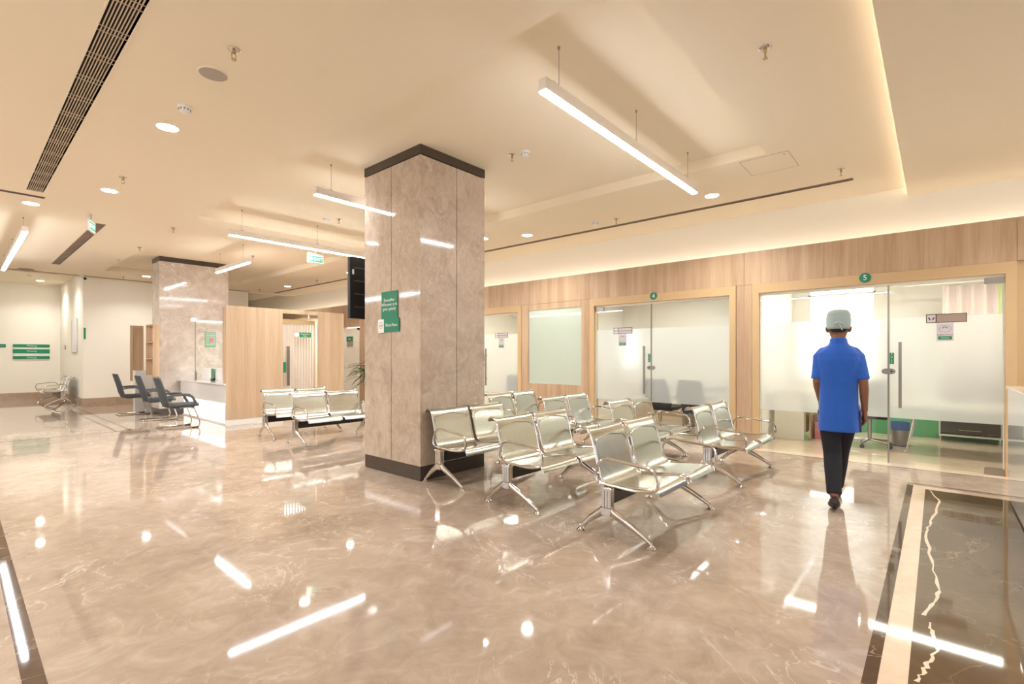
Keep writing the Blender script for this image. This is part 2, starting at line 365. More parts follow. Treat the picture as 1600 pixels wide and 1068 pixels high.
# cream door in the far part of the wall
d = struct(box('door_1', 'wall_paint', 7.64, 7.69, 12.56, 13.34, 0.0, 2.1)); box('door_frame', 'wall_paint', 7.63, 7.70, 12.5, 12.56, 0, 2.16, d); box('door_frame', 'wall_paint', 7.63, 7.70, 13.34, 13.4, 0, 2.16, d)
box('door_frame', 'wall_paint', 7.63, 7.70, 12.5, 13.4, 2.10, 2.16, d)
MB().cyl((7.62, 13.26), 0.02, 1.0, 1.03).build('door_handle', 'steel', d)
s = thing('washroom_sign', 'small green sign with a tan plate below on the cream door behind the plant', 'sign', (7.635, 12.95, 1.78))
box('green_plate', 'sign_green', -.006, 0, -.17, .17, .0, .14, s); box('tan_plate', 'sign_grey', -.006, 0, -.18, .15, -.15, -.005, s)
text('wc', 0.11, 'sign_white', (-.007, 0, .07), 'mX', s)
# ---- other walls
wl = struct(box('wall_far', 'wall_paint', 2.28, 6.4, 17.1, 17.3, 0, 3.6))
struct(box('wall_corridor', 'wall_paint', 6.4, 7.95, YE-.1, YE, 0, 3.7))
struct(box('wall_alcove_back', 'wall_paint', -4.2, 2.3, 21.3, 21.5, 0, 3.7))
struct(box('wall_alcove_side', 'wall_paint', 2.28, 2.48, 17.3, 21.3, 0, 3.7))
struct(box('wall_corridor_side', 'wall_paint', 6.2, 6.4, 17.3, YE, 0, 3.7))
struct(box('baseboard_alcove', 'skirting_marble', -4.2, 2.26, 21.27, 21.3, 0, 0.22))
struct(box('baseboard_far', 'skirting_marble', 2.28, 6.4, 17.07, 17.1, 0, 0.22))
struct(box('baseboard_alcove_side', 'skirting_marble', 2.255, 2.28, 17.07, 21.27, 0, 0.22))
wlft = MB(); wlft.box(-4.3, -4.2, -5.2, YE, 0, 0.5); wlft.box(-4.3, -4.2, -5.2, YE, 2.9, 3.7)
for y in (-5.2, -1.0, 3.2, 7.4, 11.6): wlft.box(-4.3, -4.2, y, y+1.4, .5, 2.9)
wlft.box(-4.3, -4.2, 13.0, YE, .5, 2.9)
struct(wlft.build('wall_left', 'wall_paint'))
wn = MB(); wn.box(-4.3, 8.05, -5.3, -5.2, 0, 0.3); wn.box(-4.3, 8.05, -5.3, -5.2, 2.8, 3.7)
for x in (-4.3, -0.6, 3.0, 6.6): wn.box(x, x+1.4, -5.3, -5.2, .3, 2.8)
struct(wn.build('wall_near', 'wall_paint'))
# ---- glazed fronts
def glazed(idx, ya, yb, door0, door1, hinge, num, label_door):
    """frame from ya to yb; the door leaf between door0 and door1; fixed pane(s) fill the rest"""
    f = MB(); z1 = 2.25
    f.box(7.645, 7.80, ya, ya+.09, 0, 2.38); f.box(7.645, 7.80, yb-.09, yb, 0, 2.38); f.box(7.645, 7.80, ya+.09, yb-.09, z1, 2.38)
    fr = struct(f.build('window_%d' % idx, 'frame_laminate'))
    box('head_reveal', 'wall_paint', 7.70, 7.80, ya+.09, yb-.09, z1-.03, z1, fr)
    for a, b in ((ya+.09, door0), (door1, yb-.09)):
        if b-a > .05:
            box('glass_pane', 'glass', 7.70, 7.71, a+.004, b-.004, 0.005, z1-.03, fr)
            MB().poly([(7.698, a+.006, .57), (7.698, a+.006, 1.81), (7.698, b-.006, 1.81), (7.698, b-.006, .57)]).build('frosted_film', 'frost', fr)
    for yy in (ya+.095, yb-.10): box('jamb_channel', 'white_plastic', 7.695, 7.715, yy, yy+.012, 0, z1-.03, fr)
    dr = struct(box('door_%d' % (idx+1), 'glass', 7.70, 7.71, door0+.004, door1-.004, 0.012, z1-.035))
    MB().poly([(7.698, door0+.006, .57), (7.698, door0+.006, 1.81), (7.698, door1-.006, 1.81), (7.698, door1-.006, .57)]).build('frosted_film', 'frost', dr)
    lock = door1 if hinge == 0 else door0; sgn = -1 if hinge == 0 else 1
    hy = door0 if hinge == 0 else door1
    box('edge_strip', 'steel', 7.694, 7.712, lock-.01, lock+.01, 0, z1-.03, dr)
    for za, zb in ((0.0, .075), (z1-.105, z1-.03)):
        box('patch_fitting', 'steel', 7.685, 7.72, hy+.005*(-sgn), hy-sgn*.17, za+.005, zb, dr, bevel=.002)
    # pull handle
    h = MB(); y = lock+sgn*.115; h.box(7.655, 7.675, y-.016, y+.016, .70, 1.51); h.cyl((0, 0), .001, 0, 0.001)
    for z in (.85, 1.36): h.box(7.675, 7.70, y-.01, y+.01, z-.012, z+.012)
    h.build('pull_handle', 'steel', dr, bevel=.004)
    lk = MB(); lk.rings([[(x, lock+.07*math.copysign(abs(math.cos(t))**.8, math.cos(t)), 1.147+.036*math.copysign(abs(math.sin(t))**.8, math.sin(t))) for t in [2*math.pi*j/24 for j in range(24)]] for x in (7.684, 7.70)])
    lo = lk.build('lock_plate', 'steel', dr, bevel=.002)
    MB().rings([[(x, lock+sgn*.03+.01*math.cos(t), 1.147+.01*math.sin(t)) for t in [2*math.pi*j/12 for j in range(12)]] for x in (7.680, 7.684)]).build('lock_cylinder', 'black_plastic', lo)
    st = box('push_sticker', 'sign_green', 7.692, 7.6945, lock+sgn*.012, lock+sgn*.055, 1.24, 1.38, dr)
    for k, chh in enumerate('PULL' if idx != 2 else 'PUSH'): text(chh, .032, 'sign_white', (7.6915, lock+sgn*.033, 1.36-.033*k), 'mX', st, th=.0003)
    # name sign
    yc = hy-sgn*.49 if hinge == 0 else hy-sgn*.555
    s = thing('name_sign', label_door[0], 'sign', (7.697, yc, 1.785))
    box('plate', 'sign_grey' if idx == 1 else 'sticker_lilac', -.010, 0, -.18, .18, -.052, .052, s)
    bm_ = MB(); bm_.box(-.013, -.010, -.18, .18, .045, .052); bm_.box(-.013, -.010, -.18, .18, -.052, -.045); bm_.box(-.013, -.010, -.18, -.173, -.045, .045); bm_.box(-.013, -.010, .173, .18, -.045, .045); bm_.box(-.013, -.010, .085, .093, -.045, .045)
    bm_.build('border', 'ink_brown', s)
    box('emblem_field', 'sign_white' if idx != 1 else 'sticker_lilac', -.0105, -.010, .094, .172, -.044, .044, s)
    em = MB()
    for q in (-1, 1): em.poly([(-.0112, .132+q*.006, -.02), (-.0112, .132+q*.014, -.02), (-.0112, .132+q*.03, .006), (-.0112, .132+q*.024, .018), (-.0112, .132+q*.012, .002)])
    em.build('emblem', 'ink_brown', s)
    if idx != 1: text('consultation', .05, 'ink_purple', (-.0112, -.045, 0), 'mX', s)
    n = thing('notice_sticker', label_door[1], 'sticker', (7.697, yc+.01, 1.62))
    box('backing', 'sticker_lilac', -.004, 0, -.075, .075, -.105, .105, n)
    rg = [[(-.0048, .055*q*math.cos(t), .04+.042*q*math.sin(t)) for t in [2*math.pi*j/24 for j in range(24)]] for q in (1, .93)]
    MB().rings(rg, cap=False).build('ring', 'ink_purple', n)
    MB().poly([(-.005, .026*math.cos(t), .045+.022*math.sin(t)) for t in [math.pi*j/8 for j in range(9)]]+[(-.005, .016*math.cos(t), .045+.012*math.sin(t)) for t in [math.pi*j/8 for j in range(8, -1, -1)]]).build('arc', 'sign_green', n)
    text('MOBILE SWITCH', .019, 'ink_brown', (-.005, 0, -.032), 'mX', n, th=.0003)
    box('green_bar', 'sign_green', -.005, -.004, -.062, .062, -.088, -.048, n)
    text('off please', .02, 'sign_white', (-.0058, 0, -.068), 'mX', n, th=.0003)
    if num:
        yn = {'5': .692, '4': 3.546}[num]
        r = thing('room_number', 'round green plate with white number %s ' % num + {'5': 'above the rightmost glazed front', '4': 'above the middle glazed front'}[num], 'sign', (7.645, yn, 2.335))
        MB().rings([[(x, .062*math.cos(t), .062*math.sin(t)) for t in [2*math.pi*j/28 for j in range(28)]] for x in (-.008, 0)]).build('disc', 'sign_teal', r)
        text(num, .095, 'sign_white', (-.009, 0, 0), 'mX', r)
    return fr
glazed(1, -.66, 2.03, -.57, .459, 0, '5', ('brown metal name sign with leaf emblem and blank field on the glass door at right', 'lilac and green notice sticker under the brown metal sign on the right door'))
glazed(2, 2.256, 4.784, 3.613, 4.69, 1, '4', ('white bordered name sign on the glass door below number 4', 'small white and green notice sticker on the glass door below number 4'))
glazed(3, 6.42, 9.0, 6.51, 7.56, 0, None, ('small dark bordered name sign on the glass door beside the big pillar', 'small notice sticker on the glass door beside the big pillar'))
# ================================================================== ROOMS behind the glass
rm = MB()
rm.box(10.6, 10.7, -3.5, .81, 0, 2.9); rm.box(10.6, 10.7, .81, 1.83, 0, 1.0); rm.box(10.6, 10.7, .81, 1.83, 2.66, 2.9); rm.box(10.6, 10.7, 1.83, 5.0, 0, 2.9)
rm.box(10.6, 10.7, 5.0, 5.45, 0, 1.1); rm.box(10.6, 10.7, 5.0, 5.45, 1.95, 2.9); rm.box(10.6, 10.7, 5.45, 10, 0, 2.9)
struct(rm.build('wall_room_back', 'room_paint'))
for i, y in enumerate((-1.25, 2.14, 5.75, 9.1)): struct(box('wall_partition_%d' % i, 'room_paint', 7.80, 10.6, y-.05, y+.05, 0, 2.7))
struct(box('ceiling_room', 'room_paint', 7.80, 10.7, -1.3, 9.15, 2.68, 2.74))
struct(box('trim_1', 'green_dado', 10.57, 10.6, -1.2, 2.09, 0, .42)); struct(box('trim_2', 'green_dado', 7.80, 10.57, -1.2, -1.17, 0, .42)); struct(box('trim_3', 'skirting_marble', 10.57, 10.6, 2.19, 5.7, 0, .12))
for i, (y0, y1, z0, z1) in enumerate(((.81, 1.83, 1.0, 2.66), (5.0, 5.45, 1.1, 1.95))):
    wf = struct(box('window_%d' % (5+i), 'window_glow' if i == 0 else 'window_dim', 10.66, 10.68, y0, y1, z0, z1))
    b = MB(); b.box(10.60, 10.63, y0, y0+.03, z0, z1); b.box(10.60, 10.63, y1-.03, y1, z0, z1); b.box(10.60, 10.63, y0, y1, z1-.03, z1); b.box(10.60, 10.63, y0, y1, z0, z0+.03); b.box(10.60, 10.63, y0, y1, (z0+z1)/2+.62 if i == 0 else (z0+z1)/2, (z0+z1)/2+.65 if i == 0 else (z0+z1)/2+.02)
    b.build('window_frame', 'white_plastic', wf)
for i, (x, y, lab) in enumerate(((9.0, .45, 'flat glowing ceiling panel in the rightmost room with the curtain'), (9.0, 3.9, 'flat glowing ceiling panel in the room behind number 4'), (9.0, 7.4, 'flat glowing ceiling panel in the room beside the big pillar'))):
    t = thing('ceiling_panel_light', lab, 'ceiling light', (x, y, 2.68)); a, c_ = (.13, 1.45) if i == 0 else (.62, .62)
    box('frame', 'white_plastic', -a, a, -c_, c_, -.02, 0, t); box('diffuser', 'strip_glow' if i == 0 else 'panel_glow', -a+.03, a-.03, -c_+.03, c_-.03, -.026, -.02, t)
# curtain
t = thing('curtain', 'pleated cream curtain on a rail inside the right glazed room', 'curtain', (9.9, -.5, 0))
def curt(y0, y1, z0, z1, m, name, x=0, k=46, amp=.03):
    mb = MB(); n = int((y1-y0)*90)
    top = [(x+amp*math.sin(k*(y0+(y1-y0)*i/n))+.01*math.sin(17*i/n), y0+(y1-y0)*i/n, z1) for i in range(n+1)]
    for i in range(n):
        a, b = top[i], top[i+1]; mb.poly([a, b, (b[0], b[1], z0), (a[0], a[1], z0)])
    o = mb.build(name, m, t, smooth=True); sm = o.modifiers.new('s', 'SOLIDIFY'); sm.thickness = .004; return o
curt(-.16, .44, .5, 2.40, 'curtain', 'drape'); curt(-.27, -.16, .5, 2.42, 'curtain_green', 'green_edge')
MB().tube([(0, -.60, 2.44), (0, .9, 2.44)], .012).build('rail', 'white_plastic', t)
# dark drawer cabinet
t = thing('drawer_cabinet', 'white cabinet with dark grey drawer front by the green dado', 'cabinet', (10.3, -.38, 0))
b = MB(); b.box(0, .27, -.36, -.34, .08, .62); b.box(0, .27, .34, .36, .08, .62); b.box(0, .27, -.34, .34, .08, .11); b.box(0, .27, -.36, .36, .62, .65); b.box(.25, .27, -.34, .34, .11, .62); b.build('carcass', 'white_plastic', t)
dd = box('drawer', 'drawer_grey', -.01, .24, -.335, .335, .125, .6, t, bevel=.003); MB().tube([(-.012, -.12, .19), (-.03, -.10, .19), (-.03, .10, .19), (-.012, .12, .19)], .006).build('handle', 'chrome', dd)
for x in (.03, .24):
    for y in (-.34, .34): MB().cyl((x, y), .015, 0, .08).build('leg', 'chrome', t)
def bin_(loc, lab):
    t = thing('waste_bin', lab, 'bin', loc)
    MB().lathe((0, 0, 0), [(.108, .0), (.112, .01), (.112, .27), (.108, .27), (.104, .02)], 28).build('drum', 'steel', t, smooth=True)
    MB().lathe((0, 0, 0), [(.115, .235), (.118, .34), (.112, .355), (.104, .345), (.104, .24)], 28).build('liner', 'bin_blue', t, smooth=True)
    MB().lathe((0, 0, 0), [(.118, 0), (.118, .012), (.1, .012)], 28).build('base_ring', 'black_plastic', t)
bin_((9.35, .42, 0), 'steel pedal bin with blue liner behind the right glass door')
bin_((9.35, 3.62, 0), 'steel bin with blue liner in the room behind number 4')
# exam couch with chrome splayed legs
t = thing('exam_couch', 'examination couch on splayed chrome legs behind the right glass door', 'couch', (9.05, -.2, 0))
b = MB(); b.box(-.35, .5, -.7, .62, .62, .72); b.build('mattress', 'white_gloss', t, bevel=.03)
box('frame', 'steel', -.33, .48, -.68, .6, .58, .62, t)
for x, y, dx, dy in ((-.25, .42, -.03, .1), (.40, .42, .03, .1), (-.25, -.5, -.03, -.1), (.40, -.5, .03, -.1)):
    MB().tube([(x, y, .58), (x+dx, y+dy, .02), (x+dx, y+dy+.03, .0)], [.018, .014, .014]).build('leg', 'chrome', t, smooth=True)
# desk in the right room
t = thing('consulting_desk', 'cream desk with side panel in the far corner of the right room', 'desk', (9.1, 1.6, 0))
box('side_panel', 'room_paint', -.20, -.17, -.0, .42, 0, .74, t); box('desk_top', 'light_oak', -.25, .5, -.5, .45, .74, .77, t); box('front_panel', 'light_oak', -.17, .4, -.02, .0, .12, .74, t); MB().cyl((.4, -.45), .02, 0, .74, 12).build('leg', 'chrome', t); MB().cyl((-.2, -.45), .02, 0, .74, 12).build('leg', 'chrome', t)
t = thing('footrest_crate', 'low cluttered wooden crate under the desk behind the nurse', 'crate', (9.15, 1.32, 0))
b = MB(); b.box(-.16, .16, -.22, .22, 0, .02); b.box(-.16, .16, .2, .22, 0, .4); b.box(-.16, .16, -.22, -.2, 0, .4); b.box(.14, .16, -.22, .22, 0, .4); b.build('crate', 'light_oak', t); box('paper_stack', 'sticker_lilac', -.12, .1, -.17, .02, .02, .2, t); box('paper_stack', 'ink_pink', -.1, .1, .03, .15, .02, .28, t)
# swivel chair base
t = thing('swivel_chair', 'black office swivel chair on a five-star chrome base behind the glass', 'chair', (9.0, .76, 0))
MB().cyl((0, 0), .025, .08, .42).build('gas_column', 'steel', t); st = MB()
for k in range(5):
    a = k*2*math.pi/5+.4; st.tube([(0, 0, .1), (.29*math.cos(a), .29*math.sin(a), .075)], [.026, .014])
st.build('star_base', 'chrome', t, smooth=True)
for k in range(5):
    a = k*2*math.pi/5+.4; c = MB(); c.tube([(.29*math.cos(a)-.02*math.sin(a), .29*math.sin(a)+.02*math.cos(a), .028), (.29*math.cos(a)+.02*math.sin(a), .29*math.sin(a)-.02*math.cos(a), .028)], .028, 12); c.cyl((.29*math.cos(a), .29*math.sin(a)), .01, .03, .08, 8); c.build('castor', 'black_plastic', t)
MB().box(-.24, .24, -.24, .24, .42, .5).build('seat', 'black_leather', t, bevel=.035); b = MB(); b.box(.2, .26, -.22, .22, .55, .98); b.build('backrest', 'black_leather', t, bevel=.03); MB().tube([(0, 0, .44), (.25, 0, .44), (.27, 0, .7)], .015).build('back_stem', 'steel', t)
# room 4: desk
t = thing('consulting_table', 'dark topped table in the room behind number 4', 'table', (9.25, 3.4, 0))
box('table_top', 'drawer_grey', -.3, .4, -.95, .95, .72, .76, t)
for x in (-.26, .36):
    for y in (-.9, .9): MB().cyl((x, y), .02, 0, .72, 12).build('leg', 'chrome', t)
# ================================================================== PILLARS
def pillar(x0, x1, y0, y1, z1, m, xs, ys_, label, front='front'):
    t = thing('marble_pillar', label, 'pillar', ((x0+x1)/2, (y0+y1)/2, 0))
    cx, cy = (x0+x1)/2, (y0+y1)/2; g = .004; th = .02
    box('core', 'dark_band', x0+th-cx, x1-th-cx, y0+th-cy, y1-th-cy, 0, z1, t)
    X = [x0]+xs+[x1]; Y = [y0]+ys_+[y1]
    for a, b in zip(X[:-1], X[1:]):
        for yy in ((y0, y0+th), (y1-th, y1)):
            box('marble_panel', m, a-cx+(g if a != x0 else th), b-cx-(g if b != x1 else th), yy[0]-cy, yy[1]-cy, .155, z1-.11, t, bevel=.002)
    for a, b in zip(Y[:-1], Y[1:]):
        for xx in ((x0, x0+th), (x1-th, x1)):
            box('marble_panel', m, xx[0]-cx, xx[1]-cx, a-cy+(g if a != y0 else 0), b-cy-(g if b != y1 else 0), .155, z1-.11, t, bevel=.002)
    box('plinth_band', 'dark_band', x0-cx+.002, x1-cx-.002, y0-cy+.002, y1-cy-.002, 0, .15, t)
    box('top_band', 'dark_band', x0-cx-.004, x1-cx+.004, y0-cy-.004, y1-cy+.004, z1-.10, z1, t)
    return t
pillar(3.278, 4.254, 4.153, 5.22, ZT, 'pillar_marble', [3.80], [4.68], 'big square brown marble pillar in the middle of the waiting hall')
pillar(3.06, 4.48, 13.2, 13.8, ZT, 'pale_marble', [], [], 'wide pale marble pillar behind the reception desk')
# green signs on the big pillar's left face
s = thing('hanging_sign', 'green square notice with three white lines on the big pillar', 'sign', (3.272, 4.70, 1.92))
b = box('plate', 'sign_teal', -.006, 0, -.155, .155, -.155, .155, s)
for k, l in enumerate(('Smoother', 'Whoever is in', 'goes quietly')): text(l, .052, 'sign_white', (-.0075, 0, .055-.05*k), 'mX', s)
s = thing('hanging_sign', 'long green sign with a white logo tab under the square notice on the pillar', 'sign', (3.270, 4.70, 1.69))
box('plate', 'sign_teal', -.008, 0, -.19, .10, -.075, .075, s); box('logo_tab', 'sign_white', -.008, 0, .102, .215, -.085, .07, s)
text('Silence Please', .05, 'sign_white', (-.0095, -.045, 0), 'mX', s, sx=.82)
MB().rings([[(-.0088, .158+.032*q*math.cos(u), .0+.04*q*math.sin(u)) for u in [2*math.pi*j/20 for j in range(20)]] for q in (1, .85)], cap=False).build('logo_ring', 'ink_purple', s)
text('care', .03, 'ink_purple', (-.0088, .158, 0), 'mX', s)
# poster on the far pillar
s = thing('poster', 'green and pink striped poster on the pale pillar behind reception', 'poster', (4.08, 13.194, 1.74))
box('sheet', 'poster_green', -.115, .115, -.004, 0, -.18, .18, s); box('photo_patch', 'ink_pink', -.02, .07, -.006, -.004, -.06, .05, s)
b = MB()
for k in range(8): b.box(-.1, .1, -.006, -.004, .14-.038*k, .146-.038*k)
b.build('text_lines', 'sign_white', s)
# glass screen and its bracket
t = thing('glass_screen', 'frameless glass screen with a white clamp standing behind the reception counter', 'screen', (3.60, 12.6, 0))
box('pane', 'glass', 0, 1.6, -.005, .005, 1.0, 2.15, t); box('edge', 'grey_plastic', -.012, 0, -.008, .008, .8, 2.15, t); box('clamp', 'white_plastic', -.10, 0, -.05, .0, 2.12, 2.20, t); box('post', 'steel', .0, .02, -.01, .01, .74, 1.0, t)
# ================================================================== WOOD CUBICLE
BX0, BX1, BY, BZ = 3.45, 5.92, 10.3, 2.32
cu = thing('oak_cubicle', 'light oak cubicle with a blind-hung glass door beside reception', 'cubicle', (0, 0, 0))
for a, b in ((BX0, 4.02), (4.02, 4.53)): box('oak_panel', 'light_oak', a+.001, b-.001, BY, BY+.04, .11, BZ, cu)
for a, b in ((5.30, 5.60), (5.60, BX1)): box('oak_panel', 'light_oak', a+.001, b-.001, BY, BY+.04, .11, BZ, cu)
box('oak_panel', 'light_oak', 4.53, 5.30, BY, BY+.04, 2.24, BZ, cu)
box('skirting', 'white_gloss', BX0, 4.53, BY+.004, BY+.03, 0, .11, cu); box('skirting', 'white_gloss', 5.30, BX1, BY+.004, BY+.03, 0, .11, cu)
box('side_wall', 'light_oak', BX1-.04, BX1, BY+.04, 12.9, 0, BZ, cu); box('side_wall', 'light_oak', BX0+.14, BX0+.18, BY+.04, 10.9, 0, BZ, cu)
box('back_wall', 'light_oak', 4.5, BX1, 12.86, 12.9, 0, BZ, cu)
dr = box('glass_door', 'glass', 4.54, 5.29, BY+.012, BY+.022, .01, 2.23, cu)
box('patch_fitting', 'steel', 5.10, 5.29, BY, BY+.034, 2.17, 2.235, dr); box('pull_handle', 'steel', 4.60, 4.66, BY-.04, BY-.02, .72, 1.55, dr); box('push_sticker', 'sign_green', 4.545, 4.60, BY+.004, BY+.011, 1.0, 1.22, dr)
bl = thing('vertical_blind', 'white vertical slat blind behind the cubicle glass door', 'blind', (0, 0, 0))
box('head_rail', 'frame_laminate', 4.55, 5.28, BY+.10, BY+.16, 2.03, 2.12, bl)
for k in range(12):
    x = 4.57+k*.061; MB().poly([(x, BY+.10, .05), (x+.059, BY+.118, .05), (x+.059, BY+.118, 2.03), (x, BY+.10, 2.03)]).build('slat', 'curtain', bl).modifiers.new('s', 'SOLIDIFY').thickness = .002
s = thing('cubicle_sign', 'white and green name sign on the cubicle glass door', 'sign', (4.94, BY+.005, 1.80))
box('green_plate', 'sign_green', -.06, .20, -.006, 0, -.05, .05, s); box('white_plate', 'sign_white', -.16, -.062, -.006, 0, -.04, .04, s); text('Registration', .04, 'sign_white', (.07, -.0075, .018), 'mY', s); text('Help', .04, 'sign_white', (.07, -.0075, -.022), 'mY', s)
area('cubicle_fill', (4.9, 11.5, 2.28), 1.2, .8, 30, NEUT)  # added fill light without a fixture, brightens the blind
# ================================================================== RECEPTION DESK
t = thing('reception_counter', 'white glossy reception counter with a lit lower front beside the oak cubicle', 'counter', (3.45, 11.7, 0))
b = MB(); b.box(.0, .55, -1.395, 1.45, .42, .78); b.build('upper_body', 'white_gloss', t, bevel=.004)
box('lit_front', 'desk_glow', .06, .50, -1.37, 1.42, .03, .42, t); box('plinth', 'white_gloss', .04, .52, -1.38, 1.43, 0, .03, t)
box('led_strip', 'led_glow', .025, .055, -1.37, 1.42, .405, .418, t)
box('counter_top', 'white_gloss', -.03, .6, -1.395, 1.47, .78, .81, t, bevel=.004)
box('hutch', 'white_gloss', .32, .55, -1.395, 1.05, .81, 1.08, t, bevel=.004)
s = thing('tabletop_sign', 'small upright green sign leaning on the reception counter', 'sign', (3.74, 12.0, .81)); box('card', 'sign_green', -.008, 0, -.12, .02, .06, .26, s); box('card_foot', 'black_plastic', -.02, .02, -.12, .02, 0, .05, s)
t = thing('monitor', 'black desktop monitor seen from behind on the reception counter', 'monitor', (3.86, 10.62, 1.08)); box('screen', 'black_plastic', -.02, .01, -.2, .2, .06, .17, t, bevel=.004); box('stand', 'black_plastic', -.01, .01, -.03, .03, 0, .07, t); box('foot', 'black_plastic', -.06, .06, -.09, .09, 0, .01, t)
t = thing('desk_telephone', 'black telephone and cables at the reception end by the oak panel', 'telephone', (3.64, 10.5, .81)); box('body', 'black_plastic', -.06, .06, -.12, .12, 0, .05, t, bevel=.01); MB().tube([(-.03, -.1, .06), (-.03, -.05, .09), (-.03, .05, .09), (-.03, .1, .06)], .015).build('handset', 'black_plastic', t); box('keypad', 'sign_white', .0, .04, -.06, .06, .05, .054, t)
# oak shelf on the pillar's left side, and the back partition
t = thing('wall_shelf', 'open oak shelf unit with three bays on the pale pillar side', 'shelf', (3.04, 13.5, 0))
b = MB(); 
for z in (.90, 1.28, 1.66, 2.05): b.box(-.16, .02, -.3, .3, z-.012, z+.012)
for k, z in enumerate((.90, 1.28, 1.66, 2.05)): box('shelf_board', 'light_oak', -.10, .018, -.29, .29, z-.012, z+.012, t)
box('side_panel', 'light_oak', -.10, .018, .29, .31, .88, 2.07, t); box('side_panel', 'light_oak', -.10, .018, -.31, -.29, .88, 2.07, t); box('back_panel', 'light_oak', .012, .019, -.29, .29, .9, 2.05, t)
t = thing('back_partition', 'narrow oak framed partition on a white base left of the pale pillar', 'partition', (2.92, 14.6, 0))
b = MB(); b.box(-.12, -.07, -.02, .02, .75, 2.08); b.box(.10, .14, -.02, .02, .75, 2.08); b.box(-.07, .10, -.02, .02, 2.03, 2.08); b.build('oak_frame', 'light_oak', t); box('oak_infill', 'oak', -.07, .10, -.008, .008, 1.0, 2.03, t); box('white_base', 'white_gloss', -.04, .5, -.1, .1, 0, 1.0, t)
# ================================================================== METAL BENCHES
PROF = [(-.045, .352), (-.035, .378), (-.012, .396), (.03, .402), (.12, .394), (.24, .380), (.33, .374), (.375, .382), (.405, .41), (.425, .46), (.445, .54), (.465, .62), (.488, .70), (.508, .745), (.532, .768), (.562, .772), (.588, .758), (.598, .735)]
def shell(x0, x1, prof, th=.008, crown=.0):
    mb = MB(); n = len(prof); nx = 6; off = []
    for i in range(n):
        a = Vector(prof[max(i-1, 0)]); b_ = Vector(prof[min(i+1, n-1)]); t_ = (b_-a).normalized(); off.append(Vector((t_.y, -t_.x)))
    top = []; bot = []
    for j in range(nx+1):
        u = j/nx; x = x0+(x1-x0)*u; c = crown*(1-(2*u-1)**2)
        top.append([(x, p[0]+off[i].x*c, p[1]+off[i].y*c) for i, p in enumerate(prof)])
        bot.append([(x, p[0]+off[i].x*(c+th), p[1]+off[i].y*(c+th)) for i, p in enumerate(prof)])
    k = len(mb.v)
    for col in top+bot: mb.v += col
    T_ = lambda j, i: k+j*n+i; B_ = lambda j, i: k+(nx+1+j)*n+i
    for j in range(nx):
        for i in range(n-1):
            mb.f.append((T_(j, i), T_(j+1, i), T_(j+1, i+1), T_(j, i+1))); mb.f.append((B_(j, i), B_(j, i+1), B_(j+1, i+1), B_(j+1, i)))
        mb.f.append((T_(j, 0), B_(j, 0), B_(j+1, 0), T_(j+1, 0))); mb.f.append((T_(j, n-1), T_(j+1, n-1), B_(j+1, n-1), B_(j, n-1)))
    for i in range(n-1):
        mb.f.append((T_(0, i), T_(0, i+1), B_(0, i+1), B_(0, i))); mb.f.append((T_(nx, i), B_(nx, i), B_(nx, i+1), T_(nx, i+1)))
    return mb
def rounded(pts, r, seg=5):
    P = [Vector(p) for p in pts]; out = []; n = len(P)
    for i in range(n):
        a, b_, c = P[i-1], P[i], P[(i+1) % n]; u = (a-b_).normalized(); v = (c-b_).normalized(); rr = min(r, (a-b_).length*.45, (c-b_).length*.45)
        p0 = b_+u*rr; p1 = b_+v*rr
        for k in range(seg+1):
            q = k/seg; out.append((1-q)**2*p0+2*q*(1-q)*b_+q*q*p1)
    return out
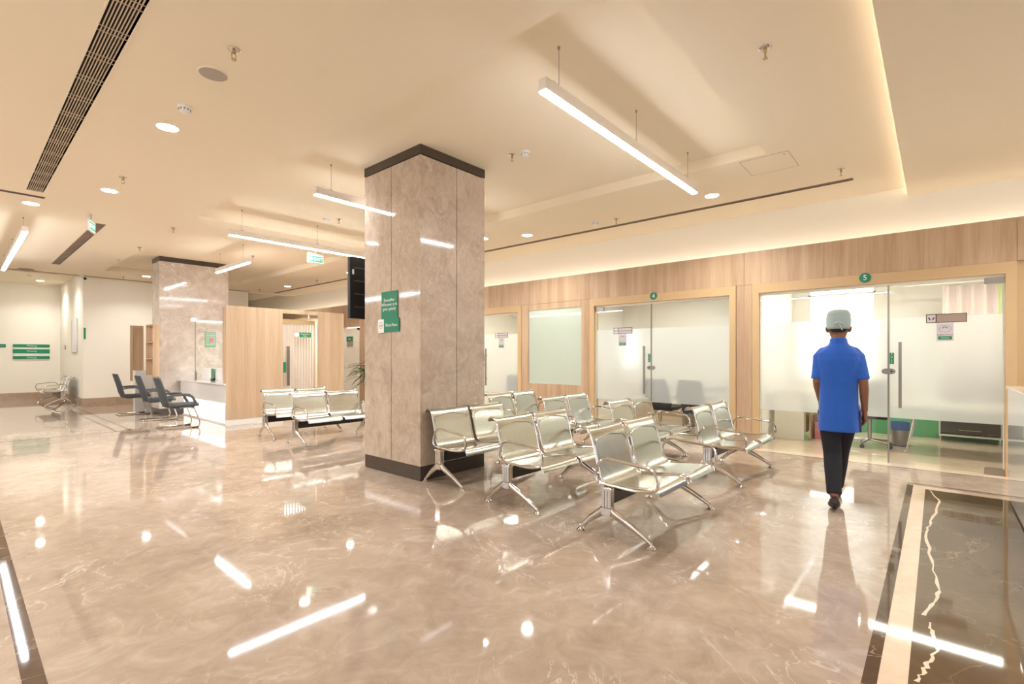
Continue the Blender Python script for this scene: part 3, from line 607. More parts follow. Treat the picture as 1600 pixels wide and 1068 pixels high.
def bench(name, label, loc, rz, seats, L, group):
    t = thing(name, label, 'bench', loc, rz, group)
    pitch = L/seats; m_ = .028
    for k in range(seats):
        x0 = k*pitch+m_*.6+.01; x1 = (k+1)*pitch-m_*.6-.01
        sh = shell(x0, x1, PROF, crown=.006).build('seat_shell', 'sheet_steel', t, smooth=True)
        for x in (x0, x1): MB().tube([(x, p[0], p[1]) for p in PROF], .0085, 8).build('side_rim', 'chrome', sh, smooth=True)
        # pressed frame line on the backrest
        fr = [(x0+.03, .435, .455), (x1-.03, .435, .455), (x1-.025, .482, .69), ((x0+x1)/2, .492, .722), (x0+.025, .482, .69)]
        MB().tube(rounded(fr, .05), .0045, 6, closed=True).build('pressed_line', 'sheet_steel', sh, smooth=True)
        bk = MB(); xm = x0+.07
        for xm in (x0+.06, x1-.06): bk.box(xm-.03, xm+.03, .26, .40, .345, .366)
        bk.build('seat_bracket', 'black_steel', t, bevel=.004)
    box('beam', 'black_steel', .02, L-.02, .315, .365, .245, .345, t, bevel=.003)
    for x in (0, L):
        lf = MB(); lf.box(x-.028, x+.028, .302, .378, .165, .375); pc = lf.build('post', 'chrome', t, bevel=.004)
        gv = MB(); gv.box(x-.029, x+.029, .301, .379, .222, .226)
        for q in (-.012, .012): gv.box(x-.0285, x+.0285, .34+q-.002, .34+q+.002, .228, .35)
        for q in (-.01, .01): gv.box(x+q-.0015, x+q+.0015, .3015, .3785, .228, .35)
        gv.build('groove', 'black_steel', pc)
        box('post_cap', 'chrome', x-.036, x+.036, .292, .388, .355, .372, pc, bevel=.004)
        for sgn, y1 in ((-1, .0), (1, .575)):
            P = [(x, .34+sgn*.015, .215), (x, .34+sgn*.05, .185), (x, (.34+sgn*.05+y1)/2, .118), (x, y1-sgn*.03, .055), (x, y1, .036)]
            lg = MB().tube(P, [.034, .031, .025, .018, .016], 10, ry=[.024, .022, .018, .014, .013]).build('leg', 'chrome', t, smooth=True)
            MB().lathe((x, y1, 0), [(.033, 0), (.034, .008), (.024, .018), (.012, .026), (.010, .045)], 16).build('foot', 'chrome', lg, smooth=True)
        sx = -1 if x == 0 else 1
        loop = rounded([(x, -.035, .55), (x, .405, .585), (x, .46, .395), (x, .10, .378), (x, -.06, .41)], .085)
        MB().tube(loop, .0115, 8, closed=True).build('armrest', 'chrome', t, smooth=True)
    return t
GA = 'steel waiting benches in the hall'
L2 = 1.165
b0 = bench('waiting_bench', 'two-seat polished steel bench nearest the camera, frontmost of its column', (3.168, 1.487, 0), 0, 2, L2, GA)
for (x, y, lab) in ((3.235, 2.535, 'two-seat steel bench second from the front in the near column, right of the pillar sign'), (3.315, 3.545, 'two-seat steel bench pressed against the big marble pillar base'),
    (5.275, 1.50, 'two-seat steel bench closest to the walking nurse'), (5.28, 2.53, 'two-seat steel bench second row of the far column in front of number 4'), (5.28, 3.56, 'two-seat steel bench third row of the far column before the oak post'), (5.28, 4.60, 'rearmost two-seat steel bench of the far column, in front of the sage panel'),
    (3.40, 6.97, 'two-seat steel bench left of the pillar, nearer of the two before the oak cubicle'), (3.39, 8.02, 'two-seat steel bench left of the pillar, rear one nearer the oak cubicle')):
    dup(b0, (x, y, 0), 0, lab)
bench('waiting_bench', 'steel bench standing against the side wall of the far alcove', (1.62, 19.6, 0), R(-90), 3, 1.75, None)
# ================================================================== CANTILEVER CHAIRS (face +x at rz=0)
def cchair(label, loc, rz, group, m='charcoal'):
    t = thing('visitor_chair', label, 'chair', loc, rz, group)
    st = MB(); st.rings([[Vector((x, y*wd, z)) for y, z in ((-.23, .405), (-.15, .395), (.15, .395), (.23, .405), (.235, .44), (.16, .462), (-.16, .462), (-.235, .44))] for x, wd in ((-.22, .9), (-.12, 1), (.16, 1), (.24, .98), (.27, .88))])
    se = st.build('seat', m+'_mesh', t, smooth=True)
    # curved mesh back
    P = [(-.20, .43), (-.235, .52), (-.265, .66), (-.31, .82), (-.345, .94)]; wds = [.17, .215, .225, .21, .18]
    bk = MB(); nb = 8; rg = []
    for (x, z), wd in zip(P, wds):
        top = [Vector((x-.035*(1-(2*j/nb-1)**2), wd*(2*j/nb-1), z)) for j in range(nb+1)]
        rg.append(top+[v+Vector((-.018, 0, -.004)) for v in reversed(top)])
    bo = bk.rings(rg).build('backrest', m+'_mesh', t, smooth=True)
    for s_ in (-1, 1):
        MB().tube([(x, s_*wd, z) for (x, z), wd in zip(P, wds)], .012, 8).build('back_rim', m+'_plastic', bo, smooth=True)
        MB().tube([(-.25, s_*.235, .60), (-.16, s_*.262, .625), (0.0, s_*.268, .63), (.09, s_*.268, .622), (.15, s_*.265, .57), (.20, s_*.258, .47), (.215, s_*.24, .425)], [.014, .02, .024, .024, .024, .026, .022], 8, ry=[.012, .013, .013, .013, .013, .014, .013]).build('armrest', m+'_plastic', t, smooth=True)
        MB().tube([(-.05, s_*.2, .385), (.12, s_*.215, .385), (.19, s_*.225, .36), (.245, s_*.235, .20), (.275, s_*.24, .10), (.262, s_*.24, .03), (.20, s_*.24, .014), (-.28, s_*.235, .014), (-.30, s_*.22, .014)], .0125, 8).build('sled_leg', 'chrome', t, smooth=True)
        box('glide', 'black_plastic', .15, .25, s_*.24-.016, s_*.24+.016, 0, .016, t)
    MB().tube([(-.30, -.22, .014), (-.30, .22, .014)], .0125, 8).build('sled_bar', 'chrome', t, smooth=True)
    box('under_plate', m+'_plastic', -.18, .2, -.2, .2, .375, .40, t, bevel=.008)
    return t
M['charcoal_plastic']
c1 = cchair('charcoal cantilever visitor chair nearest the camera, in front of the lit counter', (2.80, 10.75, 0), 0, 'charcoal visitor chairs at reception')
dup(c1, (2.86, 12.45, 0), R(0), 'middle charcoal cantilever chair of the three at reception')
dup(c1, (2.78, 14.1, 0), R(0), 'leftmost and farthest charcoal cantilever chair at reception')
M['black_mesh'] = M['black_leather']
c4 = cchair('black cantilever chair blurred behind frosted glass, next to the glass door of number 4', (8.46, 3.70, 0), 0, 'black chairs in the room behind number 4', 'black')
dup(c4, (8.50, 3.12, 0), 0, 'black cantilever chair blurred behind frosted glass, right one behind number 4')
dup(c4, (8.4, 6.9, 0), 0, 'black cantilever chair blurred behind the door beside the big pillar')
# ================================================================== RIGHT COUNTER
t = thing('nurse_counter', 'glossy white counter corner at the right edge of the hall', 'counter', (0, 0, 0))
b = MB(); b.box(4.5, 6.5, -1.3, -.50, .02, 1.03); b.build('body', 'white_gloss', t, bevel=.004); box('counter_top', 'white_gloss', 4.47, 6.51, -1.33, -.485, 1.03, 1.055, t, bevel=.003); box('plinth', 'dark_band', 4.55, 6.45, -1.25, -.52, 0, .02, t)
# ================================================================== CEILING FITTINGS
def pendant(label, p0, p1, rods, zb=3.19, ztop=ZT, zb2=.085, glow='pend_glow'):
    t = thing('linear_pendant', label, 'pendant light', (p0[0], p0[1], zb), 0, None)
    L = Vector((p1[0]-p0[0], p1[1]-p0[1], 0)).length; t.rotation_euler = (0, 0, math.atan2(p1[1]-p0[1], p1[0]-p0[0]))
    box('housing', 'pend_body', 0, L, -.034, .034, .012, .012+zb2, t, bevel=.003)
    box('diffuser', glow, .004, L-.004, -.030, .030, 0, .012, t)
    for r in rods:
        MB().cyl((r, 0), .0022, .012+zb2, ztop-zb, 6).build('suspension_cable', 'steel', t)
        MB().cyl((r, 0), .009, ztop-zb-.02, ztop-zb, 12).build('ceiling_cup', 'steel', t); box('cable_grip', 'steel', r-.02, r+.02, -.006, .006, .097, .112, t)
    MB().tube([(rods[0]+.02, 0, .10), (rods[0]-.06, .0, .135), (rods[0]-.13, 0, .11), (rods[0]-.16, 0, .097)], .003, 6).build('power_lead', 'white_plastic', t)
    return t
X0, X1 = 2.72, 5.58
pendant('long linear pendant nearest the camera, in the right part of the ceiling tray', (X0, 2.09), (X1, 2.09), (.2, 1.42, 2.65))
pendant('linear pendant partly hidden behind the big pillar', (X0+.02, 5.40), (X1, 5.40), (.2, 1.42, 2.65))
pendant('far long linear pendant above the exit sign', (X0+.04, 8.10), (X1, 8.10), (.18, 1.4, 2.6), zb=3.17)
pendant('short looking linear pendant in front of the pale reception pillar', (3.87, 10.3), (3.87, 12.1), (.3, 1.6))
pendant('linear pendant at the left edge of the picture', (.715, 10.3), (.715, 15.2), (.3, 2.4, 4.6), ztop=ZL)
pendant('added linear pendant near the left windows, unseen, helping to light the hall', (-2.4, 1.0), (-2.4, 5.0), (.2, 2, 3.8), ztop=ZL)  # extra fixture out of view, added to help light the hall
pendant('second added linear pendant near the left windows, unseen, helping to light the hall', (-2.4, 9.6), (-2.4, 14.5), (.2, 2, 3.8), ztop=ZL)  # also added out of view for more light in the hall
def downlight(x, y, z, label, r=.085, pw=1.0, light=True):
    t = thing('downlight', label, 'downlight', (x, y, z), 0, 'recessed round downlights')
    MB().lathe((0, 0, 0), [(r+.014, 0), (r+.014, -.006), (r, -.008), (r, 0)], 28).build('trim_ring', 'white_plastic', t, smooth=True)
    MB().cyl((0, 0), r, -.007, -.001, 28).build('lens', 'down_glow', t)
    if light: area('downlight_lamp', (x, y, z-.02), r*1.8, r*1.8, DOWNW*pw, WARM, shape='DISK', spread=130)
for x, y, z, lab in ((1.32, 5.42, ZL, 'bright round downlight nearest the long black air grille'), (1.33, 8.05, ZL, 'round downlight beyond the near end of the air grille row'), (.72, 9.55, ZL, 'round downlight beside the brown slot at the left edge'),
    (6.64, 2.26, ZL, 'round downlight at the end of the long near pendant'), (6.66, 5.45, ZL, 'round downlight right of the pillar above the slot diffuser'), (6.67, 8.5, ZL, 'round downlight hidden behind the pillar along the slot diffuser'), (6.67, 11.3, ZL, 'round downlight beside the wall screen, left of the pillar'), (6.70, 14.9, ZL, 'small far round downlight over the oak cubicle'),
    (4.54, 9.35, ZL, 'round downlight just above the green exit sign'), (1.53, 17.9, 3.6, 'near downlight of the far alcove'), (1.72, 20.2, 3.6, 'deep downlight of the far alcove by its back wall'),
    (-.9, 18.5, 3.6, 'added unseen downlight of the alcove'), (-.9, 7.5, ZL, 'added unseen downlight left of the air grille'), (-1.2, 3, ZL, 'added unseen downlight behind the camera'), (6.2, -1.2, ZR, 'added unseen downlight over the white counter'), (6.64, -2.8, ZR, 'second added unseen downlight above the white counter'), (3.4, 15.9, ZL, 'downlight beyond the pale pillar'), (3.4, -1.5, ZR, 'third downlight of the lowered ceiling, added unseen to brighten the near floor'), (.6, -1.5, ZR, 'fourth downlight of the lowered ceiling, added unseen to brighten the near floor')):  # the unseen ones are added to put more light into the hall
    downlight(x, y, z, lab, pw=.6 if y > 17 else (.7 if y > 9 else 1.0))
for x, y, z, lab in ((1.29, 3.70, ZL, 'chrome sprinkler head next to the round ceiling speaker'), (3.71, .90, ZL, 'chrome sprinkler head at upper right, beside the glowing cove edge'), (1.34, 7.34, ZL, 'small sprinkler head between the two left downlights'), (2.42, 9.59, ZL, 'small sprinkler head past the tray corner at left'), (2.41, 11.79, ZL, 'small sprinkler head left of the pale pillar top, middle of three'), (2.40, 13.61, ZL, 'small sprinkler head farthest left before the pale pillar'),
    (4.19, 7.44, ZT, 'sprinkler head right of the second pendant, left of the pillar'), (4.44, 11.61, ZT, 'sprinkler head behind the short pendant'), (6.69, 13.07, ZL, 'tiny far sprinkler head over the cubicle'), (6.40, 16.2, ZL, 'tiny farthest sprinkler head near the far wall'), (4.13, 3.60, ZT, 'sprinkler head right of the pillar beside a smoke detector'), (6.80, 3.77, ZL, 'sprinkler head by the slot diffuser, middle'), (6.68, .83, ZL, 'sprinkler head by the end of the slot diffuser, right'), (3.0, 16.4, ZL, 'tiny flat sprinkler head near the security camera')):
    t = thing('sprinkler_head', lab, 'sprinkler', (x, y, z), 0, 'ceiling sprinkler heads')
    MB().lathe((0, 0, 0), [(.042, 0), (.042, -.004), (.030, -.012), (.014, -.012)], 24).build('escutcheon', 'chrome', t, smooth=True)
    MB().lathe((0, 0, 0), [(.012, -.005), (.014, -.03), (.008, -.034), (.008, -.04)], 12).build('body', 'brass', t, smooth=True)
    b = MB(); b.tube([(-.013, 0, -.03), (-.014, 0, -.06), (0, 0, -.072)], .003, 6); b.tube([(.013, 0, -.03), (.014, 0, -.06), (0, 0, -.072)], .003, 6); b.build('frame_arms', 'brass', t)
    MB().cyl((0, 0), .017, -.078, -.074, 16).build('deflector', 'brass', t)
for x, y, z, lab in ((1.31, 4.87, ZL, 'white smoke detector above the near left downlight'), (4.17, 3.44, ZT, 'white smoke detector right of the pillar'), (4.01, 7.52, ZT, 'white smoke detector left of the pillar under the tray'), (6.72, 4.10, ZL, 'faint white smoke detector along the slot diffuser'), (1.41, 18.95, 3.6, 'white smoke detector in the far alcove ceiling')):
    t = thing('smoke_detector', lab, 'smoke detector', (x, y, z), 0, 'ceiling smoke detectors')
    MB().lathe((0, 0, 0), [(.052, 0), (.052, -.014), (.046, -.02)], 24).build('base', 'white_plastic', t, smooth=True); MB().lathe((0, 0, 0), [(.044, -.02), (.042, -.045), (.03, -.055), (.0001, -.056)], 24).build('cover', 'white_plastic', t, smooth=True)
    b = MB()
    for k in range(10): a = k*math.pi/5; b.box(.043*math.cos(a)-.004, .043*math.cos(a)+.004, .043*math.sin(a)-.004, .043*math.sin(a)+.004, -.036, -.024)
    b.build('vents', 'grey_plastic', t)
t = thing('ceiling_speaker', 'round grey flush ceiling speaker above the smoke detector', 'speaker', (1.30, 4.14, ZL)); MB().lathe((0, 0, 0), [(.105, 0), (.105, -.006), (.095, -.008), (.094, 0)], 36).build('bezel', 'ceiling_paint', t, smooth=True); MB().cyl((0, 0), .095, -.006, -.001, 36).build('grille', 'speaker_mesh', t)
# exit signs
def exitsign(label, loc, rz, w=.30, h=.135):
    t = thing('exit_sign', label, 'exit sign', loc, rz)
    box('case', 'white_plastic', -w/2-.012, w/2+.012, -.014, .014, -.012, h+.04, t, bevel=.003); box('lit_border', 'exit_white', -w/2, w/2, -.016, -.014, 0, h, t); box('green_field', 'exit_glow', -w/2+.01, w/2-.01, -.018, -.016, .01, h-.01, t)
    MB().rings([[(-.095+.035*math.cos(u), y, h/2+.035*math.sin(u)) for u in [2*math.pi*j/16 for j in range(16)]] for y in (-.0195, -.018)]).build('running_figure', 'exit_white', t); text('EXIT', .085, 'exit_white', (.045, -.0195, h/2), 'mY', t)
    MB().cyl((0, 0), .006, h+.04, 3.476-loc[2], 8).build('stem', 'steel', t); return t
exitsign('green lit exit sign hanging under the far long pendant', (4.77, 9.37, 3.21), 0)
exitsign('small green lit exit sign seen edge-on at the start of the far air grille', (1.37, 9.60, 3.22), R(68), .30)
# air grilles
def grille(label, v, n, cross, m, frame=.012, dbl=True):
    x0, x1, y0, y1 = v; along_y = (y1-y0) > (x1-x0)
    t = thing('air_grille', label, 'air grille', ((x0+x1)/2, (y0+y1)/2, ZL)); a, b_ = (x1-x0)/2, (y1-y0)/2
    box('duct_back', 'slot_dark', -a, a, -b_, b_, .05, .06, t)
    f = MB()
    f.box(-a-frame, -a, -b_-frame, b_+frame, -.004, .05); f.box(a, a+frame, -b_-frame, b_+frame, -.004, .05); f.box(-a, a, -b_-frame, -b_, -.004, .05); f.box(-a, a, b_, b_+frame, -.004, .05)
    f.build('frame', m if m != 'slat_metal' else 'ceiling_paint', t)
    for k in range(1, n):
        if along_y: x = -a+2*a*k/n; box('slat', m, x-.0035, x+.0035, -b_, b_, .0, .008, t)
        else: y = -b_+2*b_*k/n; box('slat', m, -a, a, y-.0022, y+.0022, .0, .008, t)
    k = 0
    q = (b_ if along_y else a); s_ = -q+.2
    while cross and s_ < q:
        for e in ((0, .07) if dbl else (0,)):
            if along_y: box('crossbar', m, -a, a, s_+e-.002, s_+e+.002, -.002, .004, t)
            else: box('crossbar', m, s_+e-.002, s_+e+.002, -b_, b_, -.002, .004, t)
        s_ += cross
    return t
grille('long black slotted air grille crossing the upper left ceiling', V1, 9, .42, 'slat_metal')
grille('far brown air grille beyond the left exit sign', V2, 10, .42, 'slat_brown')
grille('thin brown air slot by the left edge downlight', V3, 3, 0, 'slat_brown')
grille('long narrow brown slot diffuser running along the panelled wall', SL, 4, 0, 'slat_brown', .008)
t = thing('access_hatch', 'square flush access hatch in the ceiling beside the tray corner', 'hatch', (5.98, 1.41, ZL)); box('panel', 'ceiling_paint', -.255, .255, -.235, .235, -.003, -.0005, t, bevel=.001)
b = MB(); b.box(-.262, .262, -.242, -.239, -.002, -.0002); b.box(-.262, .262, .239, .242, -.002, -.0002); b.box(-.262, -.259, -.242, .242, -.002, -.0002); b.box(.259, .262, -.242, .242, -.002, -.0002); b.build('seam', 'slat_brown', t); MB().cyl((-.2, -.19), .006, -.006, -.003, 12).build('key_lock', 'slot_dark', t)
# security camera
t = thing('security_camera', 'small white security camera with dark lens at the far wall corner', 'camera', (2.22, 16.9, 3.44)); box('mount', 'white_plastic', -.05, .05, -.03, .03, -.0, .036, t); MB().tube([(0, 0, 0), (.0, -.05, -.03), (.04, -.16, -.07)], .028, 10).build('camera_body', 'white_plastic', t, smooth=True); MB().tube([(.04, -.16, -.07), (.05, -.19, -.085)], .03, 10).build('lens_hood', 'black_plastic', t)
t = thing('ceiling_dome', 'flat dark round fitting on the ceiling edge at far left', 'fitting', (1.18, 16.85, ZL)); MB().lathe((0, 0, 0), [(.15, 0), (.15, -.02), (.1, -.04), (.001, -.045)], 24).build('dome', 'slat_brown', t, smooth=True)
# coves: LED strips that light the upper wall and the ceiling edge
t = thing('cove_strip', 'hidden warm light strip on the ledge above the oak panels', 'light strip', (7.84, 0, 2.825)); sb = MB()
for k in range(85): sb.box(-.012, .012, -4.5+.3*k, -4.5+.3*k+.29, 0, .008)
sb.build('strip', 'cove_glow', t)
t = thing('cove_strip', 'hidden warm light strip above the lowered ceiling edge', 'light strip', (0, .215, ZR+.036)); sb = MB()
for k in range(40): sb.box(-4+.3*k, -4+.3*k+.29, -.01, .01, 0, .008)
sb.build('strip', 'cove_soft', t)
# ================================================================== SCREEN behind the pillar
t = thing('television', 'black wall screen seen from behind, sticking out left of the big pillar', 'television', (3.84, 5.42, 1.80))
b = MB(); b.box(-.66, .66, -.03, .03, 0, .76); b.build('casing', 'black_plastic', t, bevel=.008); box('back_hump', 'black_plastic', -.4, .4, -.07, -.03, .1, .6, t, bevel=.01); box('screen', 'black_leather', -.64, .64, .03, .033, .02, .74, t)
for z in (.14, .30, .46, .62): box('vent_rib', 'grey_plastic', -.60, -.42, -.034, -.03, z, z+.006, t)
box('rating_label', 'sign_white', -.63, -.605, -.032, -.03, .54, .60, t); box('wall_bracket', 'steel', -.12, .12, -.20, -.07, .25, .45, t)
# ================================================================== ALCOVE SIGNS
s = thing('direction_sign', 'stack of three long green direction boards on the alcove back wall', 'sign', (1.62, 21.29, 1.50))
for k, (z, h) in enumerate(((.125, .09), (-.06, .125), (-.24, .09))):
    p = box('green_board', 'sign_green', -.41, .41, -.02, 0, z, z+h, s); text('Waiting', .07, 'sign_white', (0, -.0215, z+h/2), 'mY', p)
box('backing_board', 'sign_white', -.39, .39, -.008, 0, -.27, .23, s)
s = thing('direction_sign', 'small teal sign with a white tab left of the three green boards', 'sign', (.86, 21.29, 1.66)); box('teal_plate', 'sign_teal', -.16, .20, -.008, 0, -.05, .05, s); box('white_tab', 'sign_white', -.28, -.165, -.008, 0, -.045, .045, s); text('Changing Room', .045, 'sign_white', (.02, -.0095, 0), 'mY', s)
s = thing('wall_board', 'tall glass covered notice board on the alcove side wall', 'board', (2.275, 18.4, 1.95)); box('board', 'sign_white', -.012, 0, -.45, .45, -.5, .45, s); b = MB(); b.box(-.018, -.012, -.45, -.44, -.5, .45); b.box(-.018, -.012, .44, .45, -.5, .45); b.box(-.018, -.012, -.45, .45, -.5, -.49); b.build('metal_edge', 'steel', s)
s = thing('wall_switch', 'small grey wall switch beside the alcove notice board', 'switch', (2.275, 20.2, 1.62)); box('plate', 'speaker_mesh', -.012, 0, -.08, .08, -.06, .06, s); box('rocker', 'white_plastic', -.016, -.012, -.03, .03, -.03, .03, s)
s = thing('edge_sign', 'narrow green sign on the outer corner of the far wall', 'sign', (2.31, 17.095, 1.95)); box('plate', 'sign_green', -.02, .02, -.008, 0, -.15, .15, s)
# ================================================================== PLANT
t = thing('potted_palm', 'potted palm with long dark green leaves peeking out behind the pillar', 'plant', (5.40, 8.30, 0))
MB().lathe((0, 0, 0), [(.15, 0), (.17, .02), (.22, .42), (.235, .46), (.215, .46), (.19, .38)], 28).build('pot', 'white_gloss', t, smooth=True); MB().cyl((0, 0), .195, .36, .40).build('soil', 'soil', t)
rnd = random.Random(5); 
for k in range(5):
    a = k*1.3; MB().tube([(.05*math.cos(a), .05*math.sin(a), .38), (.08*math.cos(a), .08*math.sin(a), .7+.06*k), (.13*math.cos(a), .13*math.sin(a), .90+.08*k)], .009, 6).build('stem', 'leaf_dark', t)
for k in range(84):
    a = rnd.uniform(0, 2*math.pi); i = k % 5; a0 = i*1.3; base = Vector((.13*math.cos(a0), .13*math.sin(a0), .84+.08*i+rnd.uniform(-.06, .06)))
    Ln = rnd.uniform(.30, .52); el = rnd.uniform(-.1, 1.0); d_ = Vector((math.cos(a), math.sin(a), 0)); sd = Vector((-math.sin(a), math.cos(a), 0)); mb = MB(); row = []
    for j in range(7):
        u = j/6; p = base+d_*(Ln*u*math.cos(el*(1-.5*u)))+Vector((0, 0, Ln*(math.sin(el)*u-.55*u*u))); wd = .023*math.sin(math.pi*min(1, .12+u*.88))**.7*1.35 if j < 6 else .001
        row.append([p-sd*wd+Vector((0, 0, .006)), p, p+sd*wd+Vector((0, 0, .006))])
    for j in range(6):
        for q in range(2): mb.poly([row[j][q], row[j+1][q], row[j+1][q+1], row[j][q+1]])
    mb.build('leaf', 'leaf' if k % 3 else 'leaf_dark', t)
# ================================================================== PERSON (local +y is forward, x to the right)
person = thing('person', 'person in a blue short-sleeved tunic, dark trousers and grey surgical cap walking away', 'person', (5.13, .655, 0), R(9.0-90))
def ell(mb, secs, n=24, pw=2.3):
    rg = []
    for cx, cy, z, rx, ry in secs:
        rg.append([(cx+rx*math.copysign(abs(math.cos(u))**(2/pw), math.cos(u)), cy+ry*math.copysign(abs(math.sin(u))**(2/pw), math.sin(u)), z) for u in [2*math.pi*j/n for j in range(n)]])
    return mb.rings(rg)
def remeshed(mb, name, m, voxel, it=6):
    me = bpy.data.meshes.new('t'); me.from_pydata(mb.v, [], mb.f); o = bpy.data.objects.new('t', me); C.objects.link(o)
    a = o.modifiers.new('r', 'REMESH'); a.mode = 'VOXEL'; a.voxel_size = voxel; s_ = o.modifiers.new('s', 'SMOOTH'); s_.factor = .5; s_.iterations = it
    dg = bpy.context.evaluated_depsgraph_get(); dg.update(); r = bpy.data.meshes.new_from_object(o.evaluated_get(dg)); bpy.data.objects.remove(o)
    r.materials.clear(); r.materials.append(M[m])
    for p in r.polygons: p.use_smooth = True
    q = bpy.data.objects.new(name, r); C.objects.link(q); q.parent = person; return q
RS, RE, RW = (.138, .02, 1.37), (.178, -.03, 1.11), (.190, .04, .86)
LS, LE, LW = (-.138, .02, 1.37), (-.160, .0, 1.11), (-.135, .16, .93)
HIPL, KNL, ANL = (-.075, .02, .86), (-.045, .02, .47), (-.035, -.16, .125)     # trailing leg, heel raised
HIPR, KNR, ANR = (.075, .03, .86), (.02, .20, .47), (-.005, .38, .085)         # leading leg
b = MB()
ell(b, [(0, .03, .80, .12, .09), (0, .03, .86, .14, .10), (0, .02, .95, .135, .10), (0, .02, 1.05, .125, .09), (0, .02, 1.2, .14, .10), (0, .015, 1.33, .145, .10), (0, .01, 1.39, .11, .075), (0, .015, 1.43, .06, .055)])
b.tube([(0, .01, 1.40), (0, .02, 1.48), (0, .035, 1.56)], [.062, .056, .056], 16)
ell(b, [(0, .05, 1.465, .03, .03), (0, .065, 1.485, .045, .055), (0, .055, 1.52, .062, .078), (0, .045, 1.57, .073, .092), (0, .04, 1.62, .078, .098), (0, .035, 1.67, .072, .09), (0, .03, 1.70, .045, .06), (0, .03, 1.712, .015, .02)])
b.tube([(0, .125, 1.60), (0, .148, 1.572), (0, .155, 1.556), (0, .13, 1.548)], [.008, .012, .014, .010], 8)        # nose
b.tube([(-.028, .118, 1.520), (0, .130, 1.522), (.028, .118, 1.520)], [.006, .009, .006], 8)                          # mouth
for q in (-1, 1):
    b.tube([(q*.076, .03, 1.60), (q*.088, .02, 1.585), (q*.086, .025, 1.56), (q*.076, .035, 1.545)], [.010, .016, .013, .008], 8, ry=[.006, .008, .007, .006])
    b.tube([(q*.012, .126, 1.606), (q*.034, .128, 1.612), (q*.058, .112, 1.604)], .007, 6)
for S, E_, W in ((RS, RE, RW), (LS, LE, LW)):
    S, E_, W = Vector(S), Vector(E_), Vector(W)
    b.tube([S+Vector((-S.x*.2, 0, -.045)), S.lerp(E_, .3), S.lerp(E_, .75), E_, E_.lerp(W, .25), E_.lerp(W, .7), W], [.036, .040, .037, .034, .036, .028, .024], 14)
def hand(b, W, E_, side):
    W, E_ = Vector(W), Vector(E_); d_ = (W-E_).normalized(); d_ = (d_+Vector((0, .05, -.35))).normalized()
    inn = Vector((-side, 0, 0)); inn = (inn-d_*inn.dot(d_)).normalized(); wd = d_.cross(inn)*(1 if side > 0 else -1)
    if wd.y < 0: wd = -wd                          # towards the thumb side: forward
    b.tube([W-d_*.01, W+d_*.03, W+d_*.07, W+d_*.09], [.017, .020, .019, .015], 12, ry=[.026, .038, .042, .038], up=inn)
    for k, (off, ln, r_) in enumerate(((.030, .070, .0095), (.011, .078, .010), (-.009, .072, .0095), (-.028, .058, .0085))):
        p = W+d_*.078+wd*off; c1_ = p+d_*ln*.42+inn*.006; c2_ = c1_+(d_*.8+inn*.55).normalized()*ln*.33; c3_ = c2_+(d_*.45+inn*.85).normalized()*ln*.28
        b.tube([p-d_*.02, p, c1_, c2_, c3_], [r_, r_, r_*.95, r_*.88, r_*.7], 8)
    p = W+d_*.022+wd*.026; b.tube([p, p+(wd*.7+d_*.7).normalized()*.035, p+(wd*.55+d_*.8).normalized()*.035+d_*.028+inn*.012, p+(wd*.5+d_*.85).normalized()*.035+d_*.05+inn*.022], [.013, .0125, .011, .008], 8)
    return W+d_*.06, d_, inn
hr = hand(b, RW, RE, 1); hl = hand(b, LW, LE, -1)
for H, K, A in ((HIPL, KNL, ANL), (HIPR, KNR, ANR)):
    H, K, A = Vector(H), Vector(K), Vector(A); b.tube([H, H.lerp(K, .5), K, K.lerp(A, .3), K.lerp(A, .8), A], [.085, .07, .05, .052, .035, .033], 14)
    toe = Vector((A.x, A.y+.10, .045)) if A.z > .1 else Vector((A.x, A.y+.15, .035)); b.tube([A+Vector((0, -.03, -.03)), A.lerp(toe, .5), toe], [.03, .03, .022], 10, ry=[.03, .036, .038])
remeshed(b, 'body', 'skin', .0055, 4)
# tunic: torso loft + sleeves + collar
b = MB()
ell(b, [(0, .02, .675, .150, .120), (0, .02, .68, .154, .124), (0, .02, .80, .154, .126), (0, .02, .93, .146, .118), (0, .015, 1.06, .144, .112), (0, .01, 1.2, .156, .115), (0, .008, 1.30, .165, .115), (0, .008, 1.36, .160, .10), (0, .008, 1.40, .120, .085), (0, .01, 1.435, .078, .070), (0, .015, 1.47, .060, .060)], 28)
for S, E_ in ((RS, RE), (LS, LE)):
    S, E_ = Vector(S), Vector(E_); q = S.lerp(E_, .92); b.tube([Vector((S.x*.45, S.y-.005, 1.395)), Vector((S.x*.8, S.y, 1.372)), S+Vector((S.x*.06, 0, -.045)), S.lerp(E_, .35), S.lerp(E_, .7), q], [.04, .048, .050, .050, .050, .051], 16)
b.tube([(0, .012, 1.45), (0, .018, 1.492)], [.068, .064], 18)
sh = remeshed(b, 'tunic', 'shirt_blue', .008, 5)
nt = M['shirt_blue'].node_tree; v = coords(nt, (1, 1, .35)); nn = noise(nt, v, 9, 3, .5, .8); bp = nt.nodes.new('ShaderNodeBump'); bp.inputs['Strength'].default_value = .5; bp.inputs['Distance'].default_value = .03; nt.links.new(nn.outputs['Fac'], bp.inputs['Height']); nt.links.new(bp.outputs[0], nt.nodes['Principled BSDF'].inputs['Normal'])
b = MB()
ell(b, [(0, .02, .74, .13, .09), (0, .02, .80, .138, .105), (0, .02, .95, .135, .105), (0, .02, .98, .13, .10)])
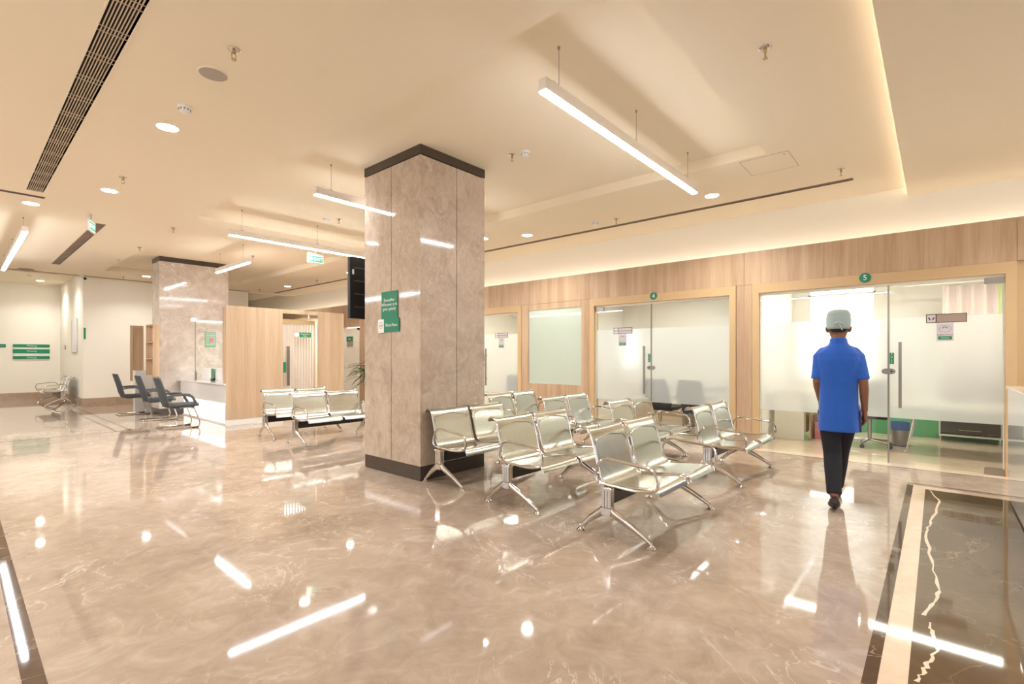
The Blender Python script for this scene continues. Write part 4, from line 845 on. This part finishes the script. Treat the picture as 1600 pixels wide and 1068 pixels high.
for H, K, A in ((HIPL, KNL, ANL), (HIPR, KNR, ANR)):
    H, K, A = Vector(H), Vector(K), Vector(A); q = K.lerp(A, .93); b.tube([H, H.lerp(K, .4), H.lerp(K, .8), K, K.lerp(A, .3), K.lerp(A, .7), q], [.085, .082, .073, .070, .068, .060, .056], 16)
remeshed(b, 'trousers', 'trouser_black', .009, 4)
for A, ty, hz in ((ANL, -.02, .11), (ANR, .57, .0)):
    A = Vector(A); mb = MB()
    if hz: mb.tube([A+Vector((0, -.05, -.01)), A+Vector((0, -.01, -.045)), Vector((A.x, A.y+.09, .045)), Vector((A.x, A.y+.15, .026)), Vector((A.x, A.y+.185, .022))], [.035, .045, .034, .026, .012], 14, ry=[.034, .042, .048, .042, .02])
    else: mb.tube([A+Vector((0, -.08, -.035)), A+Vector((0, -.05, -.035)), A+Vector((0, .05, -.045)), A+Vector((0, .14, -.055)), A+Vector((0, .19, -.06))], [.03, .05, .042, .028, .014], 14, ry=[.025, .038, .048, .042, .02])
    remeshed(mb, 'shoe', 'shoe', .006, 3)
# cap: soft surgical cap with a tied band, hair below
b = MB(); ell(b, [(0, .02, 1.572, .078, .092), (0, .025, 1.588, .090, .110), (0, .02, 1.66, .094, .114), (0, .01, 1.71, .088, .108), (0, .0, 1.735, .07, .09), (0, -.005, 1.745, .03, .05)], 28)
cp = remeshed(b, 'surgical_cap', 'cap_cloth', .006, 5)
m = MB(); m.tube([(-.03, -.088, 1.615), (0, -.098, 1.63), (.03, -.09, 1.61)], .010, 8); m.tube([(0, -.097, 1.625), (.01, -.10, 1.59), (.025, -.098, 1.56)], [.008, .007, .004], 6); m.build('tie_knot', 'cap_cloth', cp, smooth=True)
b = MB(); ell(b, [(0, .0, 1.545, .05, .058), (0, .01, 1.57, .072, .08), (0, .02, 1.605, .081, .10)], 24); remeshed(b, 'hair', 'hair', .006, 3)
for q in (-1, 1): MB().lathe((q*.033, .123, 1.588), [(.001, -.009), (.009, -.005), (.011, 0), (.009, .005), (.001, .009)], 10).build('eye', 'eye', person, smooth=True)
# slim folder held in the right hand
hp, hd, hi = hr
o = MB().box(-.008, .008, -.10, .13, -.09, .10).build('folder', 'book_purple'); tag(o, 'slim dark purple folder held in the hand of the walking person', 'folder')
mw = Matrix.Translation((5.13, .655, 0)) @ Matrix.Rotation(R(9.0-90), 4, 'Z'); o.location = mw @ (Vector(hp)+Vector((-.035, .02, -.02))); o.rotation_euler = (R(8), 0, R(9.0-90))
